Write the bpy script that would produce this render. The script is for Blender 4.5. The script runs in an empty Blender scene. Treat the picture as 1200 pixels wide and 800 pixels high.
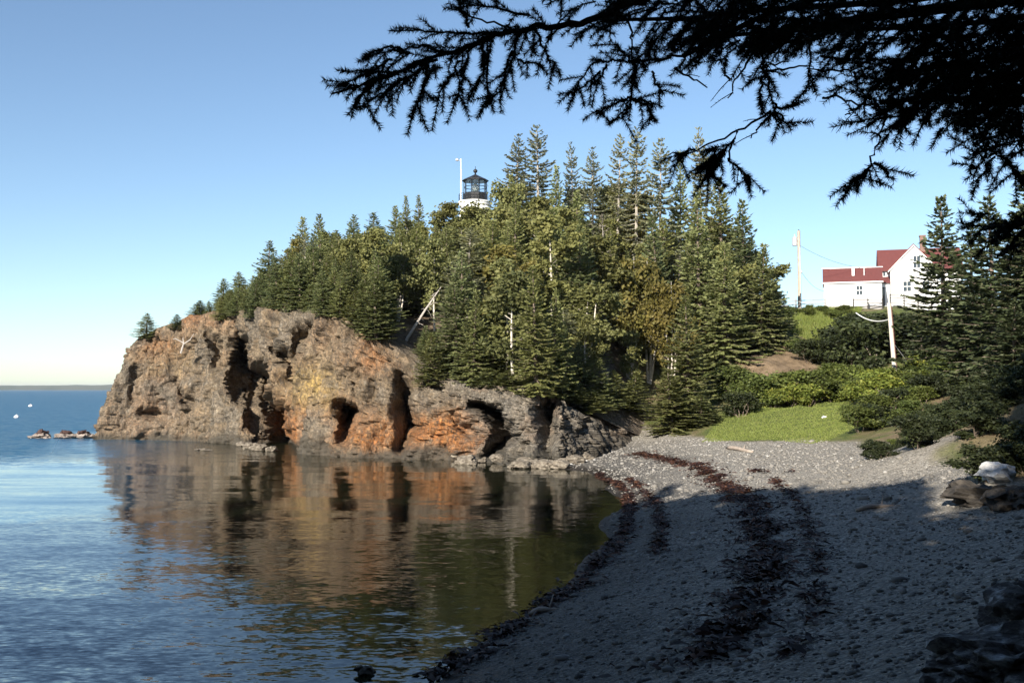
import bpy, math, random
import numpy as np
from mathutils import Vector, noise as mn

SC = bpy.context.scene
COL = SC.collection
R = math.radians
F = 1200.0
CAMZ = 5.0
PITCH = math.atan(56.0 / 1200.0)
FW = np.array([0, math.cos(PITCH), math.sin(PITCH)])
UP = np.array([0, -math.sin(PITCH), math.cos(PITCH)])
SUN_A, SUN_E = R(26), R(24)          # sun stands behind the camera, to its left

# ------------------------------------------------------------------ picking
def ray(px, py):
    d = FW + UP * ((400 - py) / F) + np.array([1.0, 0, 0]) * ((px - 600) / F)
    return d / d[1]
def at(px, py, D):
    return np.array([0, 0, CAMZ]) + ray(px, py) * D
def at_z(px, py, z):
    d = ray(px, py)
    return np.array([0, 0, CAMZ]) + d * ((z - CAMZ) / d[2])
def proj(P):
    P = np.asarray(P, float) - np.array([0, 0, CAMZ])
    dep = P @ FW
    dep = np.where(np.abs(dep) < 1e-3, 1e-3, dep)
    return 600 + F * P[..., 0] / dep, 400 - F * (P @ UP) / dep
def sstep(a, b, x):
    t = np.clip((x - a) / (np.asarray(b) - a + 1e-9), 0, 1)
    return t * t * (3 - 2 * t)

# ------------------------------------------------------------------ object helpers
def link(o):
    COL.objects.link(o); return o
def tag(o, label=None, cat=None, group=None, kind=None):
    if label: o['label'] = label
    if cat: o['category'] = cat
    if group: o['group'] = group
    if kind: o['kind'] = kind
    return o
def empty(name, loc=(0, 0, 0), rz=0.0):
    o = bpy.data.objects.new(name, None); o.empty_display_size = 0.3
    o.location = loc; o.rotation_euler = (0, 0, rz)
    return link(o)
def np_mesh(name, V, Fc, attrs=None, smooth=False):
    """V (n,3); Fc (m,k) array, or a list of index tuples"""
    me = bpy.data.meshes.new(name)
    V = np.asarray(V, np.float32)
    if isinstance(Fc, np.ndarray):
        m, k = Fc.shape
        me.vertices.add(len(V)); me.vertices.foreach_set('co', V.ravel())
        me.loops.add(m * k); me.loops.foreach_set('vertex_index', Fc.astype(np.int32).ravel())
        me.polygons.add(m)
        me.polygons.foreach_set('loop_start', np.arange(0, m * k, k, dtype=np.int32))
        me.polygons.foreach_set('loop_total', np.full(m, k, np.int32))
        me.update(calc_edges=True)
    else:
        me.from_pydata([tuple(v) for v in V], [], [tuple(f) for f in Fc]); me.update()
    for an, av in (attrs or {}).items():
        av = np.asarray(av, np.float32)
        if av.ndim == 1:
            a = me.attributes.new(an, 'FLOAT', 'POINT'); a.data.foreach_set('value', av)
        else:
            a = me.attributes.new(an, 'FLOAT_COLOR', 'POINT')
            a.data.foreach_set('color', np.hstack([av, np.ones((len(av), 1), np.float32)]).ravel())
    if smooth:
        me.polygons.foreach_set('use_smooth', np.ones(len(me.polygons), bool))
    return me
def obj(name, me, mat, parent=None):
    o = bpy.data.objects.new(name, me)
    if mat is not None and not me.materials: me.materials.append(mat)
    if parent is not None: o.parent = parent
    return link(o)

class MB:
    """collects boxes, tubes and lathes into one mesh"""
    def __init__(s): s.V = []; s.F = []
    def add(s, V, Fc):
        b = len(s.V); s.V += [tuple(map(float, v)) for v in V]; s.F += [tuple(i + b for i in f) for f in Fc]
    def box(s, x0, x1, y0, y1, z0, z1):
        s.add([(x, y, z) for z in (z0, z1) for x, y in ((x0, y0), (x1, y0), (x1, y1), (x0, y1))],
              [(3, 2, 1, 0), (4, 5, 6, 7), (0, 1, 5, 4), (1, 2, 6, 5), (2, 3, 7, 6), (3, 0, 4, 7)])
    def tube(s, pts, rad, n=6, cap=True):
        pts = [Vector(p) for p in pts]
        if not hasattr(rad, '__len__'): rad = [rad] * len(pts)
        V = []; Fc = []
        for i, p in enumerate(pts):
            t = (pts[min(i + 1, len(pts) - 1)] - pts[max(i - 1, 0)]).normalized()
            a = t.cross(Vector((0.13, 0.31, 1)) if abs(t.z) < 0.9 else Vector((1, 0.2, 0))).normalized(); b = t.cross(a)
            for k in range(n):
                q = 2 * math.pi * k / n
                V.append(p + (a * math.cos(q) + b * math.sin(q)) * rad[i])
        for i in range(len(pts) - 1):
            for k in range(n):
                Fc.append((i * n + k, i * n + (k + 1) % n, (i + 1) * n + (k + 1) % n, (i + 1) * n + k))
        if cap:
            Fc.append(tuple(range(n - 1, -1, -1))); Fc.append(tuple((len(pts) - 1) * n + k for k in range(n)))
        s.add(V, Fc)
    def lathe(s, prof, n=24, c=(0, 0)):
        V = []; Fc = []
        for r, z in prof:
            for k in range(n):
                q = 2 * math.pi * k / n
                V.append((c[0] + r * math.cos(q), c[1] + r * math.sin(q), z))
        for i in range(len(prof) - 1):
            for k in range(n):
                Fc.append((i * n + k, i * n + (k + 1) % n, (i + 1) * n + (k + 1) % n, (i + 1) * n + k))
        Fc.append(tuple(range(n - 1, -1, -1))); Fc.append(tuple((len(prof) - 1) * n + k for k in range(n)))
        s.add(V, Fc)
    def prism(s, poly, axis, a0, a1):
        """poly of 2-d points, extruded along axis 'x' or 'y'"""
        n = len(poly)
        f = (lambda p, a: (a, p[0], p[1])) if axis == 'x' else (lambda p, a: (p[0], a, p[1]))
        V = [f(p, a0) for p in poly] + [f(p, a1) for p in poly]
        Fc = [tuple(range(n)), tuple(range(2 * n - 1, n - 1, -1))]
        for i in range(n): Fc.append((i, i + n, (i + 1) % n + n, (i + 1) % n))
        s.add(V, Fc)
    def mesh(s, name, smooth=False):
        me = np_mesh(name, np.array(s.V), s.F)
        import bmesh
        bm = bmesh.new(); bm.from_mesh(me); bmesh.ops.recalc_face_normals(bm, faces=bm.faces); bm.to_mesh(me); bm.free()
        if smooth:
            me.polygons.foreach_set('use_smooth', np.ones(len(me.polygons), bool))
        return me
    def build(s, name, mat, parent=None, smooth=False):
        return obj(name, s.mesh(name, smooth), mat, parent)

# ------------------------------------------------------------------ materials
class NT:
    def __init__(s, name):
        s.m = bpy.data.materials.new(name); s.m.use_nodes = True
        s.t = s.m.node_tree; s.n = s.t.nodes; s.b = s.n['Principled BSDF']; s.out = s.n['Material Output']
    def new(s, typ, **kw):
        nd = s.n.new(typ)
        for k, v in kw.items():
            if k.startswith('i_'):
                nd.inputs[k[2:].replace('_', ' ')].default_value = v
            else: setattr(nd, k, v)
        return nd
    def l(s, a, b): s.t.links.new(a, b)
    def noise(s, scale, detail=4, rough=0.55, coord=None, mul=None, off=None):
        c = s.coord() if coord is None else coord
        if mul is not None:
            mp = s.new('ShaderNodeMapping'); mp.inputs['Scale'].default_value = mul
            s.l(c, mp.inputs['Vector']); c = mp.outputs[0]
        nd = s.new('ShaderNodeTexNoise'); nd.inputs['Scale'].default_value = scale
        nd.inputs['Detail'].default_value = detail; nd.inputs['Roughness'].default_value = rough
        s.l(c, nd.inputs['Vector']); return nd.outputs['Fac']
    def voro(s, scale, feature='F1', out='Distance', mul=None):
        c = s.coord()
        if mul is not None:
            mp = s.new('ShaderNodeMapping'); mp.inputs['Scale'].default_value = mul
            s.l(c, mp.inputs['Vector']); c = mp.outputs[0]
        nd = s.new('ShaderNodeTexVoronoi', feature=feature); nd.inputs['Scale'].default_value = scale
        s.l(c, nd.inputs['Vector']); return nd.outputs[out]
    def coord(s):
        if not hasattr(s, '_c'):
            g = s.new('ShaderNodeNewGeometry'); s._c = g.outputs['Position']
        return s._c
    def ocoord(s):
        return s.new('ShaderNodeTexCoord').outputs['Object']
    def attr(s, name, out='Fac'):
        nd = s.new('ShaderNodeAttribute'); nd.attribute_name = name; return nd.outputs[out]
    def orand(s): return s.new('ShaderNodeObjectInfo').outputs['Random']
    def ramp(s, fac, stops, interp='LINEAR'):
        nd = s.new('ShaderNodeValToRGB'); cr = nd.color_ramp; cr.interpolation = interp
        while len(cr.elements) < len(stops): cr.elements.new(0.5)
        for e, (p, c) in zip(cr.elements, stops):
            e.position = p; e.color = (*c, 1) if len(c) == 3 else c
        s.l(fac, nd.inputs['Fac']); return nd.outputs['Color']
    def mix(s, fac, a, b, mode='MIX'):
        nd = s.new('ShaderNodeMix', data_type='RGBA', blend_type=mode)
        for sock, v in ((nd.inputs[0], fac), (nd.inputs[6], a), (nd.inputs[7], b)):
            if isinstance(v, (int, float)): sock.default_value = v
            elif isinstance(v, tuple): sock.default_value = (*v, 1)
            else: s.l(v, sock)
        return nd.outputs[2]
    def math(s, op, a, b=0.0, c=None):
        nd = s.new('ShaderNodeMath', operation=op)
        for i, v in enumerate((a, b) if c is None else (a, b, c)):
            if isinstance(v, (int, float)): nd.inputs[i].default_value = v
            else: s.l(v, nd.inputs[i])
        return nd.outputs[0]
    def mrange(s, v, a, b, c=0.0, d=1.0):
        nd = s.new('ShaderNodeMapRange')
        for k, x in (('From Min', a), ('From Max', b), ('To Min', c), ('To Max', d)): nd.inputs[k].default_value = x
        s.l(v, nd.inputs['Value']); return nd.outputs[0]
    def base(s, c):
        if isinstance(c, tuple): s.b.inputs['Base Color'].default_value = (*c, 1)
        else: s.l(c, s.b.inputs['Base Color'])
    def rough(s, v, spec=None):
        if isinstance(v, (int, float)): s.b.inputs['Roughness'].default_value = v
        else: s.l(v, s.b.inputs['Roughness'])
        if spec is not None: s.b.inputs['Specular IOR Level'].default_value = spec
    def bump(s, h, strength=0.5, dist=0.1, prev=None):
        nd = s.new('ShaderNodeBump'); nd.inputs['Distance'].default_value = dist
        if isinstance(strength, (int, float)): nd.inputs['Strength'].default_value = strength
        else: s.l(strength, nd.inputs['Strength'])
        s.l(h, nd.inputs['Height'])
        if prev is not None: s.l(prev, nd.inputs['Normal'])
        s.l(nd.outputs[0], s.b.inputs['Normal']); return nd.outputs[0]

def foliage(name, dark, mid, light, trans=0.25, hue_rand=0.35):
    t = NT(name)
    v = t.attr('var')
    c = t.ramp(v, [(0, dark), (0.5, mid), (1, light)])
    r = t.orand()
    c2 = t.mix(t.math('MULTIPLY', r, hue_rand), c, tuple(np.array(mid) * np.array([1.35, 1.05, 0.6])))
    br = t.mrange(t.math('FRACT', t.math('MULTIPLY', r, 7.31)), 0, 1, 0.75, 1.2)
    vm = t.new('ShaderNodeVectorMath', operation='SCALE'); t.l(c2, vm.inputs[0]); t.l(br, vm.inputs['Scale'])
    t.base(vm.outputs[0]); t.rough(0.62, 0.3)
    tr = t.new('ShaderNodeBsdfTranslucent'); t.l(vm.outputs[0], tr.inputs['Color'])
    mx = t.new('ShaderNodeMixShader'); mx.inputs[0].default_value = trans
    t.l(t.b.outputs[0], mx.inputs[1]); t.l(tr.outputs[0], mx.inputs[2]); t.l(mx.outputs[0], t.out.inputs['Surface'])
    return t.m
def plain(name, col, rough=0.6, var=0.25, scale=6.0, bump=0.0, spec=0.3, metal=0.0):
    t = NT(name)
    nz = t.noise(scale, 5, coord=t.ocoord())
    c = np.array(col)
    t.base(t.ramp(nz, [(0.25, tuple(c * (1 - var))), (0.75, tuple(np.minimum(c * (1 + var), 0.95)))]))
    t.rough(rough, spec); t.b.inputs['Metallic'].default_value = metal
    if bump: t.bump(t.noise(scale * 4, 4, coord=t.ocoord()), bump, 0.02)
    return t.m

M = {}
M['spruce'] = foliage('spruce_needles', (0.105, 0.140, 0.056), (0.195, 0.228, 0.098), (0.30, 0.315, 0.155), 0.38, 0.45)
M['old_spruce'] = foliage('grey_spruce_needles', (0.115, 0.132, 0.078), (0.20, 0.215, 0.125), (0.29, 0.288, 0.185), 0.38, 0.2)
M['dead_needles'] = foliage('dead_spruce_twigs', (0.10, 0.085, 0.07), (0.18, 0.16, 0.13), (0.28, 0.25, 0.20), 0.1, 0.1)
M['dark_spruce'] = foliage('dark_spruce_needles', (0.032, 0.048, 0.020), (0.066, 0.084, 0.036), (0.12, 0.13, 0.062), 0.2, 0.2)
M['birch'] = foliage('birch_leaves', (0.085, 0.10, 0.036), (0.155, 0.165, 0.06), (0.24, 0.235, 0.09), 0.35, 0.25)
M['birch_brown'] = foliage('turning_birch_leaves', (0.085, 0.084, 0.022), (0.15, 0.135, 0.036), (0.235, 0.185, 0.055), 0.35, 0.3)
M['shrub'] = foliage('shrub_leaves', (0.04, 0.06, 0.015), (0.085, 0.115, 0.028), (0.16, 0.175, 0.05), 0.3)
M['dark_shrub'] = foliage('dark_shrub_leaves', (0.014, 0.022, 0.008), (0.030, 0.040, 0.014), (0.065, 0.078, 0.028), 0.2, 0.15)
M['goldenrod'] = foliage('goldenrod_leaves', (0.08, 0.11, 0.022), (0.15, 0.185, 0.035), (0.27, 0.25, 0.045), 0.3, 0.1)
M['grass'] = foliage('grass_blades', (0.09, 0.125, 0.024), (0.155, 0.195, 0.04), (0.25, 0.255, 0.08), 0.3, 0.0)
M['bark'] = plain('spruce_bark', (0.16, 0.125, 0.10), 0.9, 0.4, 5, 0.4)
M['grey_bark'] = plain('grey_bark', (0.30, 0.27, 0.23), 0.9, 0.3, 5, 0.3)
M['birch_bark'] = plain('birch_bark', (0.52, 0.47, 0.40), 0.8, 0.4, 4, 0.2)
M['dead_wood'] = plain('bleached_dead_wood', (0.36, 0.33, 0.30), 0.85, 0.25, 4, 0.3)
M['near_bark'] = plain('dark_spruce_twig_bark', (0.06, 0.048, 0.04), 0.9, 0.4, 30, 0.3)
M['white'] = plain('white_paint', (0.80, 0.80, 0.79), 0.55, 0.05, 2.0)
M['black'] = plain('black_iron_paint', (0.02, 0.02, 0.022), 0.45, 0.3, 3.0)
M['roof'] = plain('red_shingle_roof', (0.125, 0.040, 0.038), 0.8, 0.18, 5.0, 0.3)
M['brick'] = plain('chimney_brick', (0.19, 0.12, 0.10), 0.85, 0.2, 9.0, 0.3)
M['pole'] = plain('weathered_pole_wood', (0.36, 0.31, 0.26), 0.85, 0.25, 3.0, 0.3)
M['pale_pole'] = plain('pale_pole_wood', (0.56, 0.50, 0.43), 0.85, 0.2, 3.0, 0.3)
M['fence_wood'] = plain('fence_wood', (0.30, 0.29, 0.28), 0.85, 0.2, 3.0, 0.2)
M['dark_wood'] = plain('dark_stained_wood', (0.07, 0.065, 0.06), 0.8, 0.25, 3.0, 0.2)
M['metal'] = plain('grey_metal', (0.55, 0.56, 0.57), 0.4, 0.1, 5.0, 0, 0.5, 0.4)
M['wire'] = plain('grey_cable', (0.12, 0.12, 0.12), 0.6, 0.1, 5.0)
M['white_cable'] = plain('white_cable', (0.7, 0.7, 0.68), 0.6, 0.1, 5.0)
M['driftwood'] = plain('driftwood', (0.34, 0.28, 0.23), 0.85, 0.3, 6.0, 0.4)
M['buoy'] = plain('white_buoy_foam', (0.8, 0.8, 0.8), 0.4, 0.05, 5.0)

def glass_mat():
    t = NT('window_glass'); t.base((0.03, 0.04, 0.05)); t.rough(0.05, 0.6); return t.m
M['glass'] = glass_mat()
def lantern_glass():
    t = NT('lantern_glass'); t.base((1, 1, 1)); t.rough(0.0)
    t.b.inputs['Transmission Weight'].default_value = 1.0; t.b.inputs['IOR'].default_value = 1.02
    return t.m
M['lantern_glass'] = lantern_glass()
M['lens'] = plain('fresnel_lens', (0.65, 0.72, 0.70), 0.1, 0.1, 5, 0, 0.8)
def clap_mat():
    t = NT('white_clapboard')
    w = t.new('ShaderNodeTexWave', wave_type='BANDS', bands_direction='Z', wave_profile='SAW')
    w.inputs['Scale'].default_value = 2.6; t.l(t.ocoord(), w.inputs['Vector'])
    t.base(t.ramp(t.noise(1.2, 4, coord=t.ocoord()), [(0.3, (0.74, 0.74, 0.74)), (0.7, (0.82, 0.82, 0.81))]))
    t.bump(w.outputs['Fac'], 0.5, 0.02); t.rough(0.55, 0.3)
    return t.m
M['clapboard'] = clap_mat()

def ground_mat():
    t = NT('ground')
    m = t.attr('mask', 'Color')
    sp = t.new('ShaderNodeSeparateColor'); t.l(m, sp.inputs[0])
    grass, dirt, wet = sp.outputs[0], sp.outputs[1], sp.outputs[2]
    # shingle beach: pebbles of mixed greys, patches of sand and coarser stones
    pc = t.voro(16.0, 'F1', 'Color'); sc_ = t.new('ShaderNodeSeparateColor'); t.l(pc, sc_.inputs[0])
    peb = t.ramp(sc_.outputs[0], [(0.0, (0.08, 0.074, 0.066)), (0.4, (0.215, 0.198, 0.172)), (0.8, (0.345, 0.318, 0.275)), (1, (0.46, 0.43, 0.38))])
    patch = t.noise(0.35, 4)
    beach = t.mix(t.mrange(patch, 0.35, 0.7, 0.0, 0.6), peb, (0.27, 0.248, 0.212))
    soil = t.ramp(t.noise(1.5, 6, 0.65), [(0.3, (0.11, 0.075, 0.045)), (0.6, (0.24, 0.17, 0.11)), (0.8, (0.34, 0.27, 0.2))])
    gr = t.ramp(t.noise(1.1, 6, 0.65), [(0.25, (0.045, 0.06, 0.014)), (0.5, (0.09, 0.115, 0.026)), (0.75, (0.16, 0.16, 0.05))])
    c = t.mix(dirt, beach, soil); c = t.mix(grass, c, gr)
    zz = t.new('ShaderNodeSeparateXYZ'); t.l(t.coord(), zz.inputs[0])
    tide = t.math('ADD', zz.outputs[2], t.math('MULTIPLY', t.math('SUBTRACT', t.noise(0.5, 4), 0.5), 1.2))  # noisy height that places the painted shade
    low_shade = t.math('MULTIPLY', t.mrange(tide, 0.5, 1.2, 1.0, 0.0), t.math('SUBTRACT', 1.0, dirt))  # shade painted into the colour of the lower shingle, darkens the foreground
    c = t.mix(t.math('MULTIPLY', low_shade, 0.85), c, t.mix(1.0, c, (0.45, 0.45, 0.46), 'MULTIPLY'))
    wetc = t.mix(wet, (1, 1, 1), (0.26, 0.23, 0.2))
    c = t.mix(1.0, c, wetc, 'MULTIPLY')
    t.base(c)
    t.rough(t.mrange(wet, 0, 1, 0.85, 0.45), 0.3)
    d = t.voro(16.0, 'F1', 'Distance'); d2 = t.voro(31.0, 'F1', 'Distance')
    h = t.math('ADD', t.math('MULTIPLY', d, -1.0), t.math('MULTIPLY', d2, -0.4))
    b = t.bump(h, 1.0, 0.05)
    t.bump(t.noise(1.3, 5, 0.6), 0.6, 0.25, b)
    return t.m
M['ground'] = ground_mat()

def cliff_mat():
    t = NT('cliff_rock')
    m = t.attr('stain', 'Color'); sp = t.new('ShaderNodeSeparateColor'); t.l(m, sp.inputs[0])
    n1 = t.noise(0.5, 8, 0.68); n2 = t.noise(2.6, 6, 0.7)
    brown = t.ramp(n1, [(0.25, (0.06, 0.048, 0.036)), (0.42, (0.13, 0.102, 0.070)), (0.55, (0.195, 0.150, 0.100)), (0.72, (0.28, 0.215, 0.142))])
    grey = t.ramp(n2, [(0.25, (0.06, 0.056, 0.05)), (0.5, (0.15, 0.14, 0.122)), (0.75, (0.29, 0.27, 0.24))])
    orange = t.ramp(n2, [(0.25, (0.11, 0.048, 0.020)), (0.5, (0.28, 0.125, 0.048)), (0.75, (0.42, 0.225, 0.09))])
    yellow = t.ramp(n2, [(0.25, (0.26, 0.17, 0.05)), (0.7, (0.52, 0.38, 0.13))])
    lich = t.noise(1.2, 6, 0.7)
    c = t.mix(t.mrange(n2, 0.3, 0.7, 0.0, 0.35), brown, grey)
    c = t.mix(t.attr('greyness'), c, grey)
    c = t.mix(t.math('MULTIPLY', sp.outputs[0], t.mrange(t.noise(2.1, 6, 0.75), 0.36, 0.56, 0.4, 1.3)), c, orange); c = t.mix(t.math('MULTIPLY', sp.outputs[1], t.mrange(t.noise(2.7, 6, 0.75), 0.38, 0.58, 0.25, 1.4)), c, yellow)
    c = t.mix(t.mrange(lich, 0.60, 0.70, 0.0, 0.35), c, (0.42, 0.40, 0.34))
    n3 = t.noise(5.5, 6, 0.8); n4 = t.noise(1.4, 5, 0.7, mul=(1, 1, .55))
    c = t.mix(1.0, c, t.ramp(n3, [(0.34, (0.34, 0.33, 0.32)), (0.5, (0.80, 0.77, 0.73)), (0.66, (1.38, 1.28, 1.14))]), 'MULTIPLY')
    c = t.mix(1.0, c, t.ramp(n4, [(0.3, (0.55, 0.54, 0.53)), (0.5, (1.0, 1.0, 1.0)), (0.68, (1.35, 1.3, 1.25))]), 'MULTIPLY')
    # dark joints between blocks
    e = t.voro(0.9, 'DISTANCE_TO_EDGE', 'Distance', (1, 1, 0.55))
    c = t.mix(t.mrange(e, 0.0, 0.03, 0.7, 0.0), c, (0.05, 0.042, 0.035))
    jt = t.noise(1.0, 4, 0.6, mul=(1.5, 1.5, 0.28))
    c = t.mix(t.mrange(t.math('ABSOLUTE', t.math('SUBTRACT', jt, 0.5)), 0.0, 0.022, 0.6, 0.0), c, (0.04, 0.034, 0.03))
    c = t.mix(sp.outputs[2], c, (0.05, 0.045, 0.036))       # weed and wet band at the tide line
    t.base(c); t.rough(0.88, 0.25)
    b = t.bump(t.noise(1.1, 8, 0.7, mul=(1.2, 1.2, 0.4)), 0.7, 0.3)
    b = t.bump(t.voro(2.2, 'F1', 'Distance', (1, 1, 0.6)), 0.5, 0.25, b)
    t.bump(t.noise(7, 4, 0.6), 0.6, 0.06, b)
    return t.m
M['cliff'] = cliff_mat()
def rock_mat(name, a, b, c):
    t = NT(name); n = t.noise(3.0, 7, 0.65, coord=t.ocoord())
    t.base(t.ramp(n, [(0.3, a), (0.5, b), (0.7, c)])); t.rough(0.85, 0.3)
    t.bump(t.noise(6, 6, 0.65, coord=t.ocoord()), 0.7, 0.08); return t.m
M['boulder'] = rock_mat('boulder_rock', (0.06, 0.05, 0.04), (0.16, 0.135, 0.105), (0.29, 0.26, 0.21))
M['pale_rock'] = rock_mat('pale_rock', (0.42, 0.42, 0.42), (0.62, 0.62, 0.62), (0.78, 0.78, 0.77))
M['ledge'] = rock_mat('streaked_ledge_rock', (0.05, 0.045, 0.042), (0.14, 0.125, 0.115), (0.72, 0.72, 0.71))
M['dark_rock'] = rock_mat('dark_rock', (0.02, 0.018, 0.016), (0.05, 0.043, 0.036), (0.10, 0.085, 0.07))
M['tide_rock'] = rock_mat('tide_rock', (0.10, 0.075, 0.065), (0.24, 0.20, 0.175), (0.38, 0.33, 0.28))
M['weed_top'] = rock_mat('red_weed', (0.035, 0.022, 0.02), (0.07, 0.04, 0.035), (0.11, 0.065, 0.055))
def weed_mat():
    t = NT('seaweed'); v = t.attr('var')
    t.base(t.ramp(v, [(0, (0.014, 0.007, 0.005)), (0.6, (0.042, 0.017, 0.011)), (1, (0.12, 0.055, 0.03))])); t.rough(0.6, 0.3); return t.m
M['weed'] = weed_mat()
def stone_mat():
    t = NT('beach_stones'); v = t.attr('var')
    t.base(t.ramp(v, [(0, (0.09, 0.084, 0.076)), (0.5, (0.20, 0.186, 0.166)), (0.88, (0.24, 0.228, 0.21)), (1, (0.36, 0.35, 0.33))])); t.rough(0.8, 0.3); return t.m
M['stones'] = stone_mat()
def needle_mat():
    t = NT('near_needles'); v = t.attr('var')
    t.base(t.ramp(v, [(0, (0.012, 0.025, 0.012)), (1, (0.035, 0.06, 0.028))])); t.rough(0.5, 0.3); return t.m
M['needles'] = needle_mat()
def far_mat():
    t = NT('far_shore'); t.base(t.ramp(t.noise(0.004, 5, mul=(1, 1, 4)), [(0.35, (0.03, 0.05, 0.025)), (0.65, (0.08, 0.09, 0.06))])); t.rough(0.9, 0.1); return t.m
M['far'] = far_mat()
def far_rock_mat():
    t = NT('far_shore_rocks'); t.base(t.ramp(t.noise(0.02, 5), [(0.35, (0.2, 0.2, 0.19)), (0.65, (0.5, 0.49, 0.47))])); t.rough(0.9, 0.1); return t.m

def water_mat():
    t = NT('sea_water')
    t.rough(0.08); t.b.inputs['IOR'].default_value = 1.333
    t.b.inputs['Specular IOR Level'].default_value = 0.5
    pos = t.coord()
    sx = t.new('ShaderNodeSeparateXYZ'); t.l(pos, sx.inputs[0])
    # wind ruffles the open water beyond the lee of the headland
    warp = t.noise(0.03, 3, mul=(1, 1.4, 1))
    yy = t.math('ADD', sx.outputs[1], t.math('MULTIPLY', t.math('SUBTRACT', warp, 0.5), 26.0))
    xx = t.math('ADD', yy, t.math('MULTIPLY', sx.outputs[0], -0.16))
    lee = t.mrange(t.math('ADD', sx.outputs[0], t.math('MULTIPLY', sx.outputs[1], .42)), -5.0, 4.0, 1.0, 0.22)
    lee = t.math('MAXIMUM', lee, t.mrange(sx.outputs[1], 103, 125))
    wind0 = t.mrange(xx, 70, 88)
    wind0.node.interpolation_type = 'SMOOTHSTEP'; wind = t.math('MULTIPLY', wind0, lee)
    # wave slopes straight from noise, so they hold at any distance
    def slope(scale, detail, mul):
        mp = t.new('ShaderNodeMapping'); mp.inputs['Scale'].default_value = mul; mp.inputs['Rotation'].default_value = (0, 0, R(4)); t.l(pos, mp.inputs['Vector'])
        nd = t.new('ShaderNodeTexNoise'); nd.inputs['Scale'].default_value = scale; nd.inputs['Detail'].default_value = detail; nd.inputs['Roughness'].default_value = .55
        t.l(mp.outputs[0], nd.inputs['Vector'])
        sub = t.new('ShaderNodeVectorMath', operation='SUBTRACT'); t.l(nd.outputs['Color'], sub.inputs[0]); sub.inputs[1].default_value = (.5, .5, .5); return sub.outputs[0]
    t.l(t.mrange(wind, 0, 1, .06, .34), t.b.inputs['Roughness'])
    deep = t.mrange(t.math('ADD', sx.outputs[0], t.math('MULTIPLY', sx.outputs[1], .30)), -7, 1, 1.0, 0.0)   # open sea is bluer than the shallow cove
    t.base(t.mix(deep, (0.012, 0.014, 0.007), (0.006, 0.075, 0.15)))
    near = t.mrange(sx.outputs[1], 10, 45, 1.0, 0.0)
    left = t.mrange(sx.outputs[0], -12, 6, 1.0, 0.25)
    gust = t.mrange(t.noise(0.06, 3, 0.5, mul=(0.5, 1.6, 1)), .35, .65, .55, 1.3)
    amp = t.math('MULTIPLY', t.math('MULTIPLY', near, left), gust)
    acc = None
    for (sc_, de, mul, am) in ((0.42, 2, (.2, 1, 1), t.math('ADD', .03, t.math('MULTIPLY', left, .07))),
                               (2.0, 3, (.38, 1, 1), t.math('ADD', t.math('ADD', .035, t.math('MULTIPLY', amp, .22)), t.math('MULTIPLY', wind, 1.5))),
                               (8.0, 3, (.5, 1.1, 1), t.math('ADD', t.math('ADD', .05, t.math('MULTIPLY', amp, .42)), t.math('MULTIPLY', wind, 1.3)))):
        vm = t.new('ShaderNodeVectorMath', operation='SCALE'); t.l(slope(sc_, de, mul), vm.inputs[0]); t.l(am, vm.inputs['Scale'])
        if acc is None: acc = vm.outputs[0]
        else:
            ad = t.new('ShaderNodeVectorMath', operation='ADD'); t.l(acc, ad.inputs[0]); t.l(vm.outputs[0], ad.inputs[1]); acc = ad.outputs[0]
    ml = t.new('ShaderNodeVectorMath', operation='MULTIPLY'); t.l(acc, ml.inputs[0]); ml.inputs[1].default_value = (.55, 1, 0)
    ad = t.new('ShaderNodeVectorMath', operation='ADD'); t.l(ml.outputs[0], ad.inputs[0]); ad.inputs[1].default_value = (0, 0, 1)
    no = t.new('ShaderNodeVectorMath', operation='NORMALIZE'); t.l(ad.outputs[0], no.inputs[0]); t.l(no.outputs[0], t.b.inputs['Normal'])
    return t.m
M['water'] = water_mat()

# ------------------------------------------------------------------ terrain
def tps_fit(P, z, reg=0.02):
    P = np.asarray(P, float); n = len(P)
    d = np.linalg.norm(P[:, None] - P[None], axis=2)
    K = np.where(d > 0, d * d * np.log(d + 1e-12), 0) + np.eye(n) * reg * 100
    Q = np.hstack([np.ones((n, 1)), P]); A = np.zeros((n + 3, n + 3))
    A[:n, :n] = K; A[:n, n:] = Q; A[n:, :n] = Q.T
    w = np.linalg.solve(A, np.concatenate([z, np.zeros(3)]))
    return P, w
def tps_eval(fit, X):
    P, w = fit; out = np.empty(len(X))
    for i in range(0, len(X), 20000):
        x = X[i:i + 20000]
        d2 = ((x[:, None] - P[None]) ** 2).sum(2)
        out[i:i + 20000] = (0.5 * d2 * np.log(d2 + 1e-12)) @ w[:len(P)] + w[-3] + x @ w[-2:]
    return np.round(out, 3)

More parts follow.
